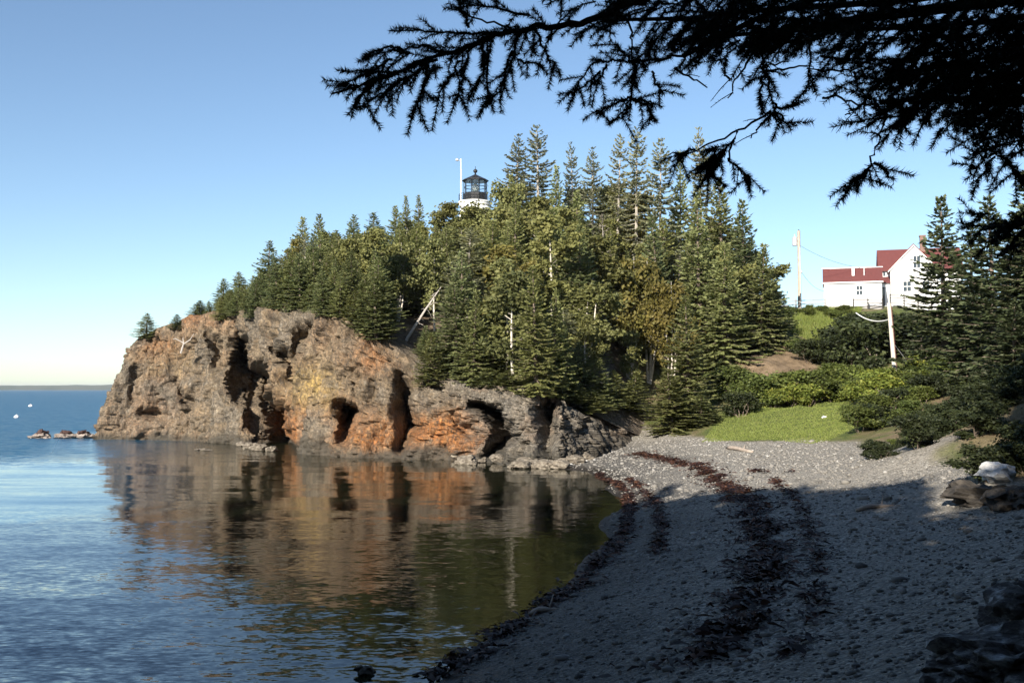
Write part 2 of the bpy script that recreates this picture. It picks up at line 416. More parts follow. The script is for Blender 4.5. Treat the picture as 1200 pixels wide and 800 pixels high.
shore = [(500, 800), (620, 720), (675, 675), (720, 630), (738, 590), (722, 566), (682, 552), (650, 549)]
low_pts = [tuple(at_z(a, b, 0.0)) for a, b in shore]
low_pts += [at(*a) for a in [
    (700, 800, 15.3), (850, 800, 13), (1000, 800, 11.2), (1100, 800, 10), (760, 700, 21), (900, 700, 18.5), (1050, 700, 16.5),
    (1190, 700, 14), (780, 640, 29), (900, 640, 25.5), (1050, 640, 22.5), (1180, 640, 20), (790, 590, 38), (900, 590, 33),
    (1050, 590, 29), (1150, 590, 27.5), (780, 550, 53), (880, 550, 46), (1000, 550, 40), (1090, 550, 37), (760, 520, 76),
    (830, 516, 70), (900, 516, 64), (980, 520, 56), (1050, 530, 47), (900, 482, 80), (850, 492, 80), (990, 476, 80), (960, 500, 66),
    (860, 455, 88), (1000, 450, 88), (1050, 455, 76), (1100, 452, 70), (860, 432, 92), (930, 424, 94), (890, 408, 98),
    (940, 378, 105), (940, 360, 112), (1000, 362, 114), (1060, 362, 116), (1150, 372, 116), (1000, 420, 97), (1060, 420, 93), (1150, 420, 85),
    (1100, 520, 38), (1150, 485, 42), (1200, 455, 44), (1200, 560, 28), (1200, 600, 24), (1250, 560, 27), (1150, 465, 58), (1230, 455, 52)]]
low_pts += [(-4.5, 12.5, 0), (-9, 13.2, 0), (-14, 15.5, 0), (-22, 17, 0), (-32, 14, 0), (-60, 10, 0), (0, 0, 3.35), (3, 3, 3.2), (1, 6, 2.5), (-3, 7, 1.9),
            (-9, 7, 1.8), (-16, 9, 1.8), (-24, 9, 1.8), (-8, 0, 3.4), (-20, 0, 3.4), (5, -6, 4), (-6, -12, 4.5), (9, 6, 3.8), (13, 13, 4.5), (18, 22, 5.2),
            (20, 5, 6), (30, 30, 6.5), (32, 48, 6.3), (45, 60, 8), (48, 80, 11), (60, 100, 13.5), (40, 135, 14.5), (80, 120, 14), (55, 150, 14.5),
            (90, 60, 11), (60, 20, 9), (40, -20, 8), (0, -40, 7), (-40, -20, 5),
            (-8, 22, -1.2), (-8, 35, -1.8), (-4, 50, -1.5), (0, 57, -0.6), (-25, 40, -3), (-25, 70, -3), (-10, 68, -1.6), (-50, 60, -4), (-50, 100, -4),
            (-60, 130, -4), (-30, 30, -3), (-20, 24, -2), (-70, 40, -5), (-70, 90, -5),
            (-30, 100, -3), (-15, 85, -2.5), (-5, 76, -2), (3, 71, 0.0), (-30, 110, -3), (-15, 95, -2.5), (-5, 88, -1.5), (5, 80, 0.5)]
low_pts = np.array([tuple(map(float, p)) for p in low_pts])
LOW = tps_fit(low_pts[:, :2], low_pts[:, 2])

# cliff stations: base pixel, base height, top pixel, setback of the top behind the base
ST = [(115, 515, 0, 149, 400, 1.5), (160, 515.5, 0, 178, 386, 1.8), (205, 516.5, 0, 213, 376, 2.0), (245, 518, 0, 249, 368, 2.0), (278, 521, 0, 278, 366, 2.2),
      (300, 525, 0, 300, 365, 2.2), (330, 529, 0, 332, 366, 2.4), (375, 534, 0, 372, 370, 2.6), (415, 536.5, 0, 412, 381, 2.8), (450, 537.5, 0, 448, 403, 3), (480, 538.5, 0, 480, 433, 3), (510, 539.5, 0, 508, 450, 3),
      (560, 542, 0, 560, 456, 3.2), (610, 546, 0, 612, 461, 3.6), (648, 547, 0.1, 652, 472, 4.5), (688, 536, 0.45, 690, 487, 4.5), (722, 525, 0.75, 722, 505, 3.5), (748, 514, 1.15, 750, 508, 2.0)]
base = []; top = []
base += [(-24, 152, 0), (-35, 140, 0), (-42, 126, 0), (-44, 113, 0)]
top += [(-21, 148, 10), (-31, 137, 10), (-37, 124, 9.4), (-38.6, 113, 9.2)]
for a, b, z, c, d, sb in ST:
    B = at_z(a, b, z); base.append(tuple(B)); top.append(tuple(at(c, d, B[1] + sb)))
base = np.array(base); top = np.array(top)

right_foot = [(13, 90), (17, 94), (23, 99), (27, 105), (31, 112), (38, 122), (44, 140), (30, 165), (0, 172), (-15, 163)]
poly = np.vstack([base[:, :2], np.array(right_foot)])
w0 = np.array([17.0] * (len(base) - 3) + [7, 1, -2] + [-3.0] * len(right_foot)); w1 = w0 + np.array([3.0] * (len(base) - 3) + [4, 6, 8] + [9.0] * len(right_foot))
def poly_sd(X):
    n = len(poly); best = np.full(len(X), 1e9); a0 = np.zeros(len(X)); a1 = np.zeros(len(X)); ins = np.zeros(len(X), bool)
    for i in range(n):
        j = (i + 1) % n; p, q = poly[i], poly[j]; e = q - p
        t = np.clip(((X - p) @ e) / (e @ e), 0, 1)
        d = np.linalg.norm(X - (p + t[:, None] * e), axis=1); m = d < best
        best = np.where(m, d, best); a0 = np.where(m, w0[i] * (1 - t) + w0[j] * t, a0); a1 = np.where(m, w1[i] * (1 - t) + w1[j] * t, a1)
        c = ((p[1] > X[:, 1]) != (q[1] > X[:, 1]))
        with np.errstate(divide='ignore', invalid='ignore'):
            xi = (q[0] - p[0]) * (X[:, 1] - p[1]) / (q[1] - p[1]) + p[0]
        ins ^= c & (X[:, 0] < xi)
    return np.where(ins, best, -best), a0, a1
head_pts = [tuple(p) for p in top]
def hp(px, D, z): return ((px - 600) / F * D, D, z)
head_pts += [hp(300, 106, 13.2), hp(250, 114, 12.5), hp(200, 114, 11.5), hp(350, 104, 13.5), hp(350, 118, 16), hp(450, 95, 12.3), hp(450, 110, 16.5), (-4.8, 135, 21.5),
             (-18, 130, 17.5), (4, 128, 20.5), hp(520, 85, 9.0), hp(600, 84, 8.5), hp(600, 95, 12.5), hp(600, 110, 17), hp(690, 86, 7.5), hp(690, 100, 12.5), hp(690, 115, 17.2),
             hp(770, 95, 6.8), hp(770, 108, 12.5), hp(800, 120, 16), hp(850, 104, 10), hp(850, 116, 14), hp(900, 112, 13.3), hp(930, 118, 14.2), (16, 95, 5.0), (13, 90, 2.6),
             (40, 135, 14.5), (30, 150, 15), (0, 150, 20), (-18, 146, 14), (10, 165, 15), (-10, 165, 12)]
head_pts = np.array([tuple(map(float, p)) for p in head_pts])
HEAD = tps_fit(head_pts[:, :2], head_pts[:, 2])
def fbm(x, y, seed=0.0, oct=4):
    return np.array([mn.fractal(Vector((a, b, seed)), 1.0, 2.0, oct) for a, b in zip(x, y)])
def terrain_fn(X):
    lo = np.clip(tps_eval(LOW, X), -6, 17)
    hd = np.clip(tps_eval(HEAD, X), -3, 23)
    s, a0, a1 = poly_sd(X)
    w = sstep(a0, a1, s)
    z = lo * (1 - w) + hd * w
    far = np.hypot(X[:, 0] - 15, X[:, 1] - 60)
    land_far = np.where(X[:, 0] > -20 + 0.12 * np.abs(X[:, 1]), 14.0, -6.0)
    return z * (1 - sstep(95, 170, far)) + land_far * sstep(95, 170, far), w, s

xs = np.concatenate([[-900, -600, -400, -280, -200, -150, -120, -100, -85], np.arange(-75, -12, 0.9), np.arange(-12, 32, 0.3), np.arange(32, 75, 0.9), [85, 100, 120, 150, 200, 280, 400, 600, 900]])
ys = np.concatenate([[-600, -400, -250, -160, -110, -80, -60], np.arange(-45, 0, 1.2), np.arange(0, 75, 0.3), np.arange(75, 140, 0.5), np.arange(140, 180, 2), [190, 210, 240, 300, 400, 600, 900, 1400]])
GX, GY = np.meshgrid(xs, ys); XY = np.stack([GX.ravel(), GY.ravel()], 1)
TZ, TW, TS = terrain_fn(XY)
nx, ny = len(xs), len(ys)
inside = (np.abs(XY[:, 0]) < 80) & (XY[:, 1] > -50) & (XY[:, 1] < 185)
nz = np.zeros(len(XY)); nz[inside] = fbm(XY[inside, 0] * 0.35, XY[inside, 1] * 0.35, 3.1)
nz2 = np.zeros(len(XY)); nz2[inside] = fbm(XY[inside, 0] * 0.09, XY[inside, 1] * 0.09, 9.7, 3)
beachy = np.clip(1 - sstep(2.0, 4.0, TZ), 0, 1)
TZ = TZ + nz * (0.05 + 0.22 * (1 - beachy)) + nz2 * (0.07 + 0.35 * (1 - beachy))
GZ = TZ.reshape(ny, nx)
def gz(x, y):
    """height of the ground mesh"""
    x = np.asarray(x, float); y = np.asarray(y, float)
    i = np.clip(np.searchsorted(xs, x) - 1, 0, nx - 2); j = np.clip(np.searchsorted(ys, y) - 1, 0, ny - 2)
    u = (x - xs[i]) / (xs[i + 1] - xs[i]); v = (y - ys[j]) / (ys[j + 1] - ys[j])
    return GZ[j, i] * (1 - u) * (1 - v) + GZ[j, i + 1] * u * (1 - v) + GZ[j + 1, i] * (1 - u) * v + GZ[j + 1, i + 1] * u * v
def hit(px, py, d0=4.0, d1=170.0):
    """first ground point seen through a pixel"""
    D = np.linspace(d0, d1, 3000); d = ray(px, py)
    P = np.array([0, 0, CAMZ]) + D[:, None] * d
    m = np.nonzero(P[:, 2] < gz(P[:, 0], P[:, 1]))[0]
    return P[m[0]] if len(m) else P[-1]

px_, py_ = proj(np.stack([XY[:, 0], XY[:, 1], TZ], 1))
front = XY[:, 1] > 3
wob = nz * 14
def in_poly(px, py, pts):
    ins = np.zeros(np.shape(px), bool); n = len(pts)
    for i in range(n):
        p, q = pts[i], pts[(i + 1) % n]
        c = ((p[1] > py) != (q[1] > py))
        with np.errstate(divide='ignore', invalid='ignore'):
            ins ^= c & (px < (q[0] - p[0]) * (py - p[1]) / (q[1] - p[1] + 1e-12) + p[0])
    return ins
X0, Y0 = XY[:, 0], XY[:, 1]
# beach edge: the back of the shingle
back_y = np.interp(X0, [-60, -20, -4, 2, 6, 8.5, 9.5, 11, 14, 17, 19.5, 21, 22], [8, 10, 9, 8, 14, 20, 24, 30, 38, 45, 52, 58, 60])
edge = np.interp(Y0, [-50, 0, 6, 12, 20, 27, 35, 42, 50, 56, 62, 66, 72, 78, 84, 90, 180], [-60, 0.5, 4.5, 7.5, 11.0, 13.2, 15.6, 17.4, 19.0, 18.3, 17, 14.5, 14.0, 12.4, 10.5, 8, -60])
landward = sstep(-0.5, 0.8, X0 - edge + nz * 1.2)
landward = np.where(Y0 > 95, 1.0, landward)
landward = np.maximum(landward, TW)
grass_m = landward * np.clip(0.75 + nz * 1.0, 0, 1)
dirt_zone = in_poly(px_ + wob, py_ + nz * 6, [(842, 462), (850, 425), (880, 408), (925, 408), (952, 425), (960, 446), (900, 452), (858, 470)]) & front & (Y0 > 60)
bank = (X0 > edge) & (Y0 < 54) & front
grass_m = np.where(dirt_zone, 0.05, grass_m)
grass_m = np.where(bank, grass_m * 0.3, grass_m)
lawn = in_poly(px_, py_, [(820, 520), (840, 486), (900, 470), (1010, 470), (1010, 505), (960, 525)]) & front & (Y0 > 55)
grass_m = np.where(lawn & (landward > 0.5), 1.0, grass_m)
forest = (TW > 0.4)
grass_m = np.where(forest, np.clip(0.35 + nz, 0, 0.8), grass_m)
dirt_m = landward
wet_m = np.clip(1 - sstep(0.05, 0.32, TZ + nz * 0.12), 0, 1)
wet_m = np.where(landward > 0.6, 0, wet_m)
idx = np.arange(nx * ny).reshape(ny, nx)
FQ = np.stack([idx[:-1, :-1], idx[:-1, 1:], idx[1:, 1:], idx[1:, :-1]], -1).reshape(-1, 4)
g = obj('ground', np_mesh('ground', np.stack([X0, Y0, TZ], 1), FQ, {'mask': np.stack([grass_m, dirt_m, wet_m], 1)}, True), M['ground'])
tag(g, kind='structure')

# ------------------------------------------------------------------ sea
WX = np.array([-9000, -3000, -1000, -300, -80, 40, 300, 9000.0]); WY = np.array([-2000, -300, 0, 60, 150, 400, 1200, 3000, 14000.0])
wx, wy = np.meshgrid(WX, WY); ii = np.arange(wx.size).reshape(wx.shape)
sea = obj('sea', np_mesh('sea', np.stack([wx.ravel(), wy.ravel(), np.zeros(wx.size)], 1),
          np.stack([ii[:-1, :-1], ii[:-1, 1:], ii[1:, 1:], ii[1:, :-1]], -1).reshape(-1, 4)), M['water'])
tag(sea, kind='structure')

# ------------------------------------------------------------------ cliff
def chain(P, n):
    d = np.concatenate([[0], np.cumsum(np.linalg.norm(np.diff(base[:, :2], axis=0), axis=1))]); s = np.linspace(0, d[-1], n)
    return np.stack([np.interp(s, d, P[:, k]) for k in range(P.shape[1])], 1), s
NU, NV, NC = 760, 150, 34
Bs, SU = chain(base, NU); Ts, _ = chain(top, NU)
def smooth1(A, k):
    ker = np.hanning(k + 2)[1:-1]; ker /= ker.sum(); pad = k // 2
    return np.stack([np.convolve(np.pad(A[:, i], pad, mode='edge'), ker, 'valid')[:len(A)] for i in range(A.shape[1])], 1)
Bs = smooth1(Bs, 21); Ts = smooth1(Ts, 15)
tan = np.gradient(Bs[:, :2], axis=0); tan /= np.linalg.norm(tan, axis=1)[:, None]
tan = smooth1(tan, 41); tan /= np.linalg.norm(tan, axis=1)[:, None]
NRM = np.stack([tan[:, 1], -tan[:, 0]], 1)        # outward, towards the water
if (NRM[NU // 2] @ np.array([0, -1])) < 0: NRM = -NRM
vs = np.concatenate([np.linspace(-0.12, 1.0, NV), 1 + np.linspace(0.02, 1.0, NC)])
P = np.zeros((NU, len(vs), 3))
hh = (Ts[:, 2] - Bs[:, 2])
for j, v in enumerate(vs):
    if v <= 1:
        f = max(v, 0)
        prof = 0.8 * f + 0.2 * f ** 3 if v > 0 else 0       # steep foot, rounded shoulder
        q = Bs + (Ts - Bs) * np.array([prof, prof, 0])
        q = q.copy(); q[:, :2] = Bs[:, :2] + (Ts[:, :2] - Bs[:, :2]) * prof
        q[:, 2] = Bs[:, 2] + hh * f if v > 0 else Bs[:, 2] + v * 20
        if v < 0: q[:, :2] += NRM * (-v * 6)
        P[:, j] = q
    else:
        s = (v - 1) * 24.0
        taper = np.interp(np.arange(NU), [0, NU - 60, NU - 1], [1, 1, 0.35])
        q = Ts.copy(); q[:, :2] = Ts[:, :2] - NRM * (s * taper)[:, None]
        hz = np.clip(tps_eval(HEAD, q[:, :2]), -3, 23)
        blend = sstep(0, 3, s)
        q[:, 2] = Ts[:, 2] * (1 - blend) + hz * blend + 0.35 - 2.2 * sstep(21, 24, s)
        P[:, j] = q
flat = P.reshape(-1, 3); cpx, cpy = proj(flat)
vflat = np.tile(vs, NU)
n2d = np.repeat(NRM, len(vs), 0)
wx_ = np.array([mn.noise(Vector(p) * 0.45) for p in flat]); wy_ = np.array([mn.noise(Vector(p) * 0.45 + Vector((31, 7, 3))) for p in flat])
wf_ = np.array([mn.noise(Vector(p) * 1.6 + Vector((5, 17, 3))) for p in flat])
qx = cpx + wx_ * 7 + wf_ * 1.5; qy = cpy + wy_ * 10 + wf_ * 2
CLEFTS = [
 [(371, 268, 276), (388, 268, 281), (405, 264, 294), (425, 261, 306), (445, 262, 317), (470, 270, 326), (500, 278, 332), (575, 279, 333)],
 [(376, 346, 356), (400, 338, 350), (425, 331, 343), (452, 326, 335)],
 [(470, 384, 390), (478, 384, 418), (492, 388, 416), (502, 396, 411), (520, 397, 403)],
 [(436, 404, 407), (455, 407, 414), (472, 417, 424)], [(448, 430, 435), (480, 423, 430)],
 [(440, 464, 470), (460, 460, 474), (470, 455, 478), (490, 454, 480), (506, 455, 479), (516, 459, 476), (532, 458, 466)],
 [(474, 546, 552), (482, 547, 574), (490, 555, 591), (502, 565, 595), (516, 567, 597), (528, 563, 580), (537, 561, 568)], [(474, 577, 582), (490, 570, 584)],
 [(460, 640, 652), (474, 625, 649), (490, 626, 648), (510, 631, 647), (522, 634, 643), (534, 634, 639)],
 [(488, 515, 523), (500, 527, 538), (513, 541, 549)], [(380, 240, 244), (405, 239, 246), (436, 243, 246)]]
qx = cpx + wx_ * 7 + wf_ * 1.5; qy = cpy + wy_ * 10 + wf_ * 2
CLEFTS = [
 [(371, 268, 277), (388, 268, 276), (400, 266, 284), (425, 261, 289), (436, 261, 308), (453, 262, 311), (470, 272, 315), (482, 279, 328), (523, 280, 332), (575, 280, 332)],
 [(376, 346, 356), (400, 338, 349), (425, 332, 342), (450, 328, 334)], [(371, 310, 320), (395, 312, 322), (410, 316, 330), (424, 322, 340)],
 [(470, 384, 390), (478, 384, 418), (492, 388, 416), (502, 396, 411), (520, 397, 403)],
 [(436, 404, 407), (455, 407, 414), (472, 417, 424)], [(448, 430, 435), (480, 423, 430)], [(385, 364, 367), (400, 372, 378), (420, 380, 384)],
 [(440, 464, 470), (460, 460, 474), (470, 455, 478), (490, 454, 480), (506, 455, 479), (516, 459, 476), (532, 458, 466)],
 [(474, 546, 552), (482, 547, 574), (490, 555, 591), (502, 565, 595), (516, 567, 597), (528, 563, 580), (537, 561, 568)], [(474, 577, 582), (490, 570, 584)],
 [(460, 640, 652), (474, 625, 649), (490, 626, 648), (510, 631, 647), (522, 634, 643), (534, 634, 639)],
 [(488, 515, 523), (500, 527, 538), (513, 541, 549)], [(386, 240, 243), (405, 239, 248), (434, 243, 247)], [(430, 150, 154), (455, 148, 158), (470, 152, 157)],
 [(478, 160, 164), (486, 164, 178), (492, 176, 184)], [(455, 205, 208), (468, 206, 220), (474, 216, 226)], [(420, 300, 303), (470, 298, 303)], [(500, 436, 440), (532, 434, 440)], [(505, 610, 616), (535, 606, 612)],
 [(480, 690, 694), (505, 684, 690)], [(400, 214, 217), (440, 222, 226)], [(392, 182, 185), (420, 190, 195), (450, 188, 192)]]
qx = cpx + wx_ * 4 + wf_ * 0.8; qy = cpy + wy_ * 5 + wf_ * 1
rec = np.zeros(len(flat))
for rows_ in CLEFTS:
    ya = [r[0] for r in rows_]; xl = np.interp(qy, ya, [r[1] for r in rows_]); xr = np.interp(qy, ya, [r[2] for r in rows_])
    wm = max(r[2] - r[1] for r in rows_); a = np.clip((qx - xl) / np.maximum(xr - xl, 1), 0, 1) * (1 - sstep(xr, xr + 4.0, qx))
    a = a * (qx > xl) * sstep(ya[0] - 3, ya[0] + 1, qy) * (1 - sstep(ya[-1] - 1, ya[-1] + 3, qy))
    rec = np.maximum(rec, a * np.clip(0.33 * (0.5 * wm + 0.5 * (xr - xl)), 1.6, 22))
rec = rec.reshape(NU, len(vs))
for _ in range(2):      # ease the lips of the clefts so their walls do not break into steps
    r_ = np.pad(rec, ((2, 2), (3, 3)), mode='edge'); r_ = sum(r_[k:k + NU] for k in range(5)) / 5; rec = sum(r_[:, k:k + len(vs)] for k in range(7)) / 7
rec = rec.reshape(-1)
# blocky fracture relief
dis = np.zeros(len(flat)); hv = np.zeros(len(flat))
for k, p in enumerate(flat):
    v = Vector(p); a = 0.0
    for sc, am, zz in ((0.20, 0.48, 0.14), (0.5, 0.6, 0.25), (1.2, 0.30, 0.45), (2.6, 0.12, 0.65)):
        w = Vector((v.x * sc, v.y * sc, v.z * sc * zz)) + mn.noise_vector(v * sc * 0.7) * 0.06
        d, pts = mn.voronoi(w)
        c = mn.cell_vector(pts[0] * 37.7)
        a += am * ((c.x - 0.5) * 1.3 + (w - pts[0]).dot(c - Vector((0.5, 0.5, 0.5))) * 1.6) - am * 0.8 * max(0, 0.12 - (d[1] - d[0])) / 0.12 * 0.6
    dis[k] = a + 0.10 * mn.fractal(Vector((v.x, v.y, v.z * .6)) * 1.1, 0.8, 2.0, 5)
    for (kx, ky, kz, of, wd, dp) in ((.62, .62, .13, 0.0, .05, .75), (.8, .5, .45, 9.0, .035, .5), (1.5, 1.5, .3, 4.0, .06, .28)):
        cr = abs(mn.noise(Vector((v.x * kx + of, v.y * ky, v.z * kz - v.x * .05 * of))))
        if cr < wd: dis[k] -= dp * (1 - cr / wd)
    hv[k] = mn.fractal(v * 0.22, 1.0, 2.0, 4)
amp = np.where(vflat < 0, 0.3, 1.0) * np.clip(1 - (vflat - 1) * 14, 0.12, 1)
endf = np.repeat(np.interp(np.arange(NU), [0, NU - 90, NU - 30, NU - 1], [1, 1, 0.55, 0.15]), len(vs))
dis *= amp * endf
recf = rec * np.where(vflat > 1, np.clip(1 - (vflat - 1) * 6, 0, 1), 1)
vdir = flat[:, :2] / np.linalg.norm(flat[:, :2], axis=1)[:, None]
flat[:, 0] += n2d[:, 0] * dis + recf * vdir[:, 0]
flat[:, 1] += n2d[:, 1] * dis + recf * vdir[:, 1]
flat[:, 2] += np.where(vflat > 0.9, dis * 0.35, 0)
# mineral staining, by place along the cliff
def blob(cx, cy, rx, ry): return np.exp(-(((cpx - cx) / rx) ** 2 + ((cpy - cy) / ry) ** 2))
org = np.clip(0.95 * blob(352, 505, 34, 26) + 0.95 * blob(500, 512, 44, 28) + 0.55 * blob(430, 505, 34, 24) + 0.28 * blob(425, 415, 30, 22) + 0.3 * blob(165, 400, 35, 16) + 0.25 * blob(230, 370, 30, 14)
              + 0.3 * blob(180, 470, 30, 30), 0, 1)
org = np.clip(org * (1.0 + hv * 1.3) + 0.10 * (hv > 0.25), 0, 1)
yel = np.clip(0.6 * blob(363, 458, 22, 24) * (1 + hv * 1.5), 0, 1)
yel = np.clip(yel + 0.10 * blob(205, 440, 50, 40) * (hv > 0.1), 0, 1)
gry = np.clip(sstep(500, 560, cpx) * 0.85 + 0.15 * (1 - sstep(250, 330, cpx)) + 0.35 * blob(150, 495, 40, 30) + 0.4 * (hv < -0.22), 0, 1)
tide = np.clip(1 - sstep(0.25, 1.15, flat[:, 2] + hv * 0.8), 0, 1) * 0.85
cid = np.arange(NU * len(vs)).reshape(NU, len(vs))
CF = np.stack([cid[:-1, :-1], cid[1:, :-1], cid[1:, 1:], cid[:-1, 1:]], -1).reshape(-1, 4)
cl = obj('cliff', np_mesh('cliff', flat, CF, {'stain': np.stack([org, yel, tide], 1), 'greyness': gry}), M['cliff'])
tag(cl, kind='structure')
CAPZ = flat.reshape(NU, len(vs), 3)
from mathutils.bvhtree import BVHTree
CB = BVHTree.FromPolygons([tuple(v) for v in flat], [tuple(int(i) for i in f) for f in CF])
def topz(x, y):
    """height of whatever surface (ground or cliff cap) is uppermost"""
    z = float(gz(x, y)); h = CB.ray_cast(Vector((x, y, 60)), Vector((0, 0, -1)))
    return max(z, h[0].z) if h[0] is not None else z

# ------------------------------------------------------------------ trees
class Leaves:
    def __init__(s): s.V = []; s.c = []
    def leaf(s, p, d, L, w, n, c):
        sd = d.cross(n)
        if sd.length < 1e-4: return
        sd = sd.normalized() * w
        s.V += [p, p + d * (L * 0.45) + sd, p + d * L, p + d * (L * 0.45) - sd]; s.c += [c] * 4
    def mesh(s, name):
        V = np.array([tuple(v) for v in s.V]); return np_mesh(name, V, np.arange(len(V)).reshape(-1, 4), {'var': np.clip(s.c, 0, 1)})
def rv(rng): return Vector((rng.gauss(0, 1), rng.gauss(0, 1), rng.gauss(0, 1))).normalized()

def spruce_mesh(seed, h=12.0, r=2.3, zb=0.6, dens=1.0, gaps=0.0, power=0.85, step=0.36):
    rng = random.Random(seed); L = Leaves(); tb = MB()
    lean = Vector((rng.uniform(-.02, .02), rng.uniform(-.02, .02), 0))
    tb.tube([lean * z + Vector((0, 0, z)) for z in np.linspace(-0.5, h * 0.97, 9)], list(np.linspace(0.013 * h + 0.02, 0.015, 9)), 6)
    z = zb; az0 = 0
    while z < h - 0.15:
        t = (z - zb) / (h - zb)
        full = r * ((1 - t) ** power) * (0.62 + 0.38 * min(1, t * 5 + 0.35))
        nb = rng.choice((5, 6, 7)) if t < 0.85 else 4
        az0 += rng.uniform(0.3, 0.9)
        for k in range(nb):
            if rng.random() < gaps: continue
            a = az0 + 2 * math.pi * k / nb + rng.uniform(-.25, .25)
            ln = max(0.18, full * rng.uniform(0.62, 1.12))
            el = R(-22 + 62 * t ** 1.3 + rng.uniform(-9, 9))
            h2 = Vector((math.cos(a), math.sin(a), 0)); sdv = Vector((-math.sin(a), math.cos(a), 0))
            def pos(s_): return lean * z + Vector((0, 0, z)) + h2 * (ln * s_ * math.cos(el)) + Vector((0, 0, ln * s_ * math.sin(el) - 0.22 * ln * s_ * (1 - s_) + 0.10 * ln * s_ ** 3))
            if ln > 0.6: tb.tube([pos(0), pos(.5), pos(.95)], [0.02 + ln * 0.006, 0.014, 0.006], 3, False)
            bc = rng.random() * 0.55 + 0.1
            n = max(3, int(ln / 0.115 * dens))
            for i in range(n):
                s_ = 0.12 + 0.88 * (i + rng.random()) / n
                p = pos(s_); tg = (pos(min(1, s_ + .05)) - pos(s_ - .05)).normalized()
                for sd in (1, -1):
                    tl = (0.16 + 0.30 * ln * (1.02 - s_) ** 0.8 * 0.5 + 0.10) * rng.uniform(.6, 1.25) * min(1, .3 + ln * .8)
                    d = (tg * rng.uniform(.5, .9) + sdv * sd * rng.uniform(.55, 1.0) + Vector((0, 0, rng.uniform(-.55, .02)))).normalized()
                    nn = (Vector((0, 0, .45)) + rv(rng) * 0.8 + h2 * 0.75).normalized()
                    L.leaf(p, d, tl, 0.045 + 0.06 * rng.random(), nn, bc + rng.uniform(-.15, .3))
                    if tl > 0.38:
                        p2 = p + d * tl * .35; d2 = (d + tg * 0.8 + rv(rng) * .2).normalized()
                        L.leaf(p2, d2, tl * .6, 0.05 + .06 * rng.random(), nn, bc + rng.uniform(-.1, .4))
                if rng.random() < 0.6:
                    d = (tg + rv(rng) * 0.35).normalized(); L.leaf(p, d, rng.uniform(.2, .42), 0.08, (Vector((0, 0, 1)) + rv(rng) * .8).normalized(), bc + rng.uniform(-.1, .35))
        z += step * rng.uniform(.75, 1.25) * (1 - 0.35 * t) * (h / 12) ** 0.5
    for i in range(14):
        L.leaf(lean * h + Vector((0, 0, h - .07 * i - .25)), (Vector((0, 0, 1.3)) + rv(rng) * 0.6).normalized(), .3, .035, rv(rng), .6)
    return tb.mesh('trunk'), L.mesh('crown')

def broadleaf_mesh(seed, h=9.0, r=2.2, stems=2, leaf=0.26, nclump=95, per=32, zb=0.28):
    rng = random.Random(seed); L = Leaves(); tb = MB(); tips = []
    for s_ in range(stems):
        a = rng.uniform(0, 6.28); sp = r * 0.35 * rng.uniform(.5, 1.1) * (stems > 1)
        hs = h * rng.uniform(.8, .95); b = Vector((math.cos(a) * .12, math.sin(a) * .12, 0))
        kx = rng.uniform(-.3, .3); ky = rng.uniform(-.3, .3)
        def st(t, b=b, a=a, sp=sp, hs=hs, kx=kx, ky=ky): return b + Vector((math.cos(a) * sp * t + kx * math.sin(t * 4), math.sin(a) * sp * t + ky * math.sin(t * 4), hs * t))
        tb.tube([st(-0.06)] + [st(t) for t in np.linspace(0, 1, 8)], list(np.linspace(.012 * h, .012, 9)), 6)
        for k in range(int(11 * h / 9)):
            t = rng.uniform(zb, .97); p = st(t); aa = rng.uniform(0, 6.28)
            ln = r * rng.uniform(.5, 1.05) * (1 - max(0, t - .55) * 1.35) / (1.0 if stems == 1 else 1.25)
            q = p + Vector((math.cos(aa) * ln, math.sin(aa) * ln, ln * rng.uniform(.35, .95)))
            mid = (p + q) * .5 + Vector((0, 0, -.08 * ln)); tb.tube([p, mid, q], [.012 + ln * .012, .012, .005], 3, False); tips.append((p, q, ln))
        tips.append((st(.75), st(1.02), r * .4))
    for k in range(nclump):
        p, q, ln = rng.choice(tips); u = rng.uniform(.35, 1.08)
        c = p.lerp(q, u) + rv(rng) * (0.22 * r * rng.random()); cs = rng.uniform(.22, .5) * (r / 2.2) ** .7; cc = rng.uniform(.05, .65)
        for i in range(per):
            o = Vector((rng.gauss(0, 1), rng.gauss(0, 1), rng.gauss(0, .7))) * cs * .62
            L.leaf(c + o, (rv(rng) + Vector((0, 0, -.3))).normalized(), leaf * rng.uniform(.7, 1.4), leaf * .36, rv(rng), cc + rng.uniform(-.12, .35))
    return tb.mesh('trunk'), L.mesh('crown')

SPR = [spruce_mesh(i + 1, 12, rr, zb, dn, gp, pw) for i, (rr, zb, dn, gp, pw) in enumerate(
    [(2.2, .5, 1.0, .03, .85), (2.5, .4, 1.0, .05, .9), (1.9, .7, 1.05, .03, .75), (2.7, .3, .95, .08, .95), (2.1, .5, 1.0, .1, .8)])]
OLD = [spruce_mesh(40 + i, 16, rr, zb, dn, gp, pw, .46) for i, (rr, zb, dn, gp, pw) in enumerate([(2.3, 3.5, .95, .22, .5), (2.6, 3.0, .95, .18, .55), (2.0, 4.0, .9, .3, .45)])]
DEAD = [spruce_mesh(60 + i, 14, 1.9, 2.0, .25, .45, .6, .5) for i in range(2)]
BIR = [broadleaf_mesh(70 + i, 9, rr, st, .26, nc) for i, (rr, st, nc) in enumerate([(2.2, 2, 150), (2.5, 3, 170), (1.9, 1, 130), (2.3, 2, 160)])]
TR = []
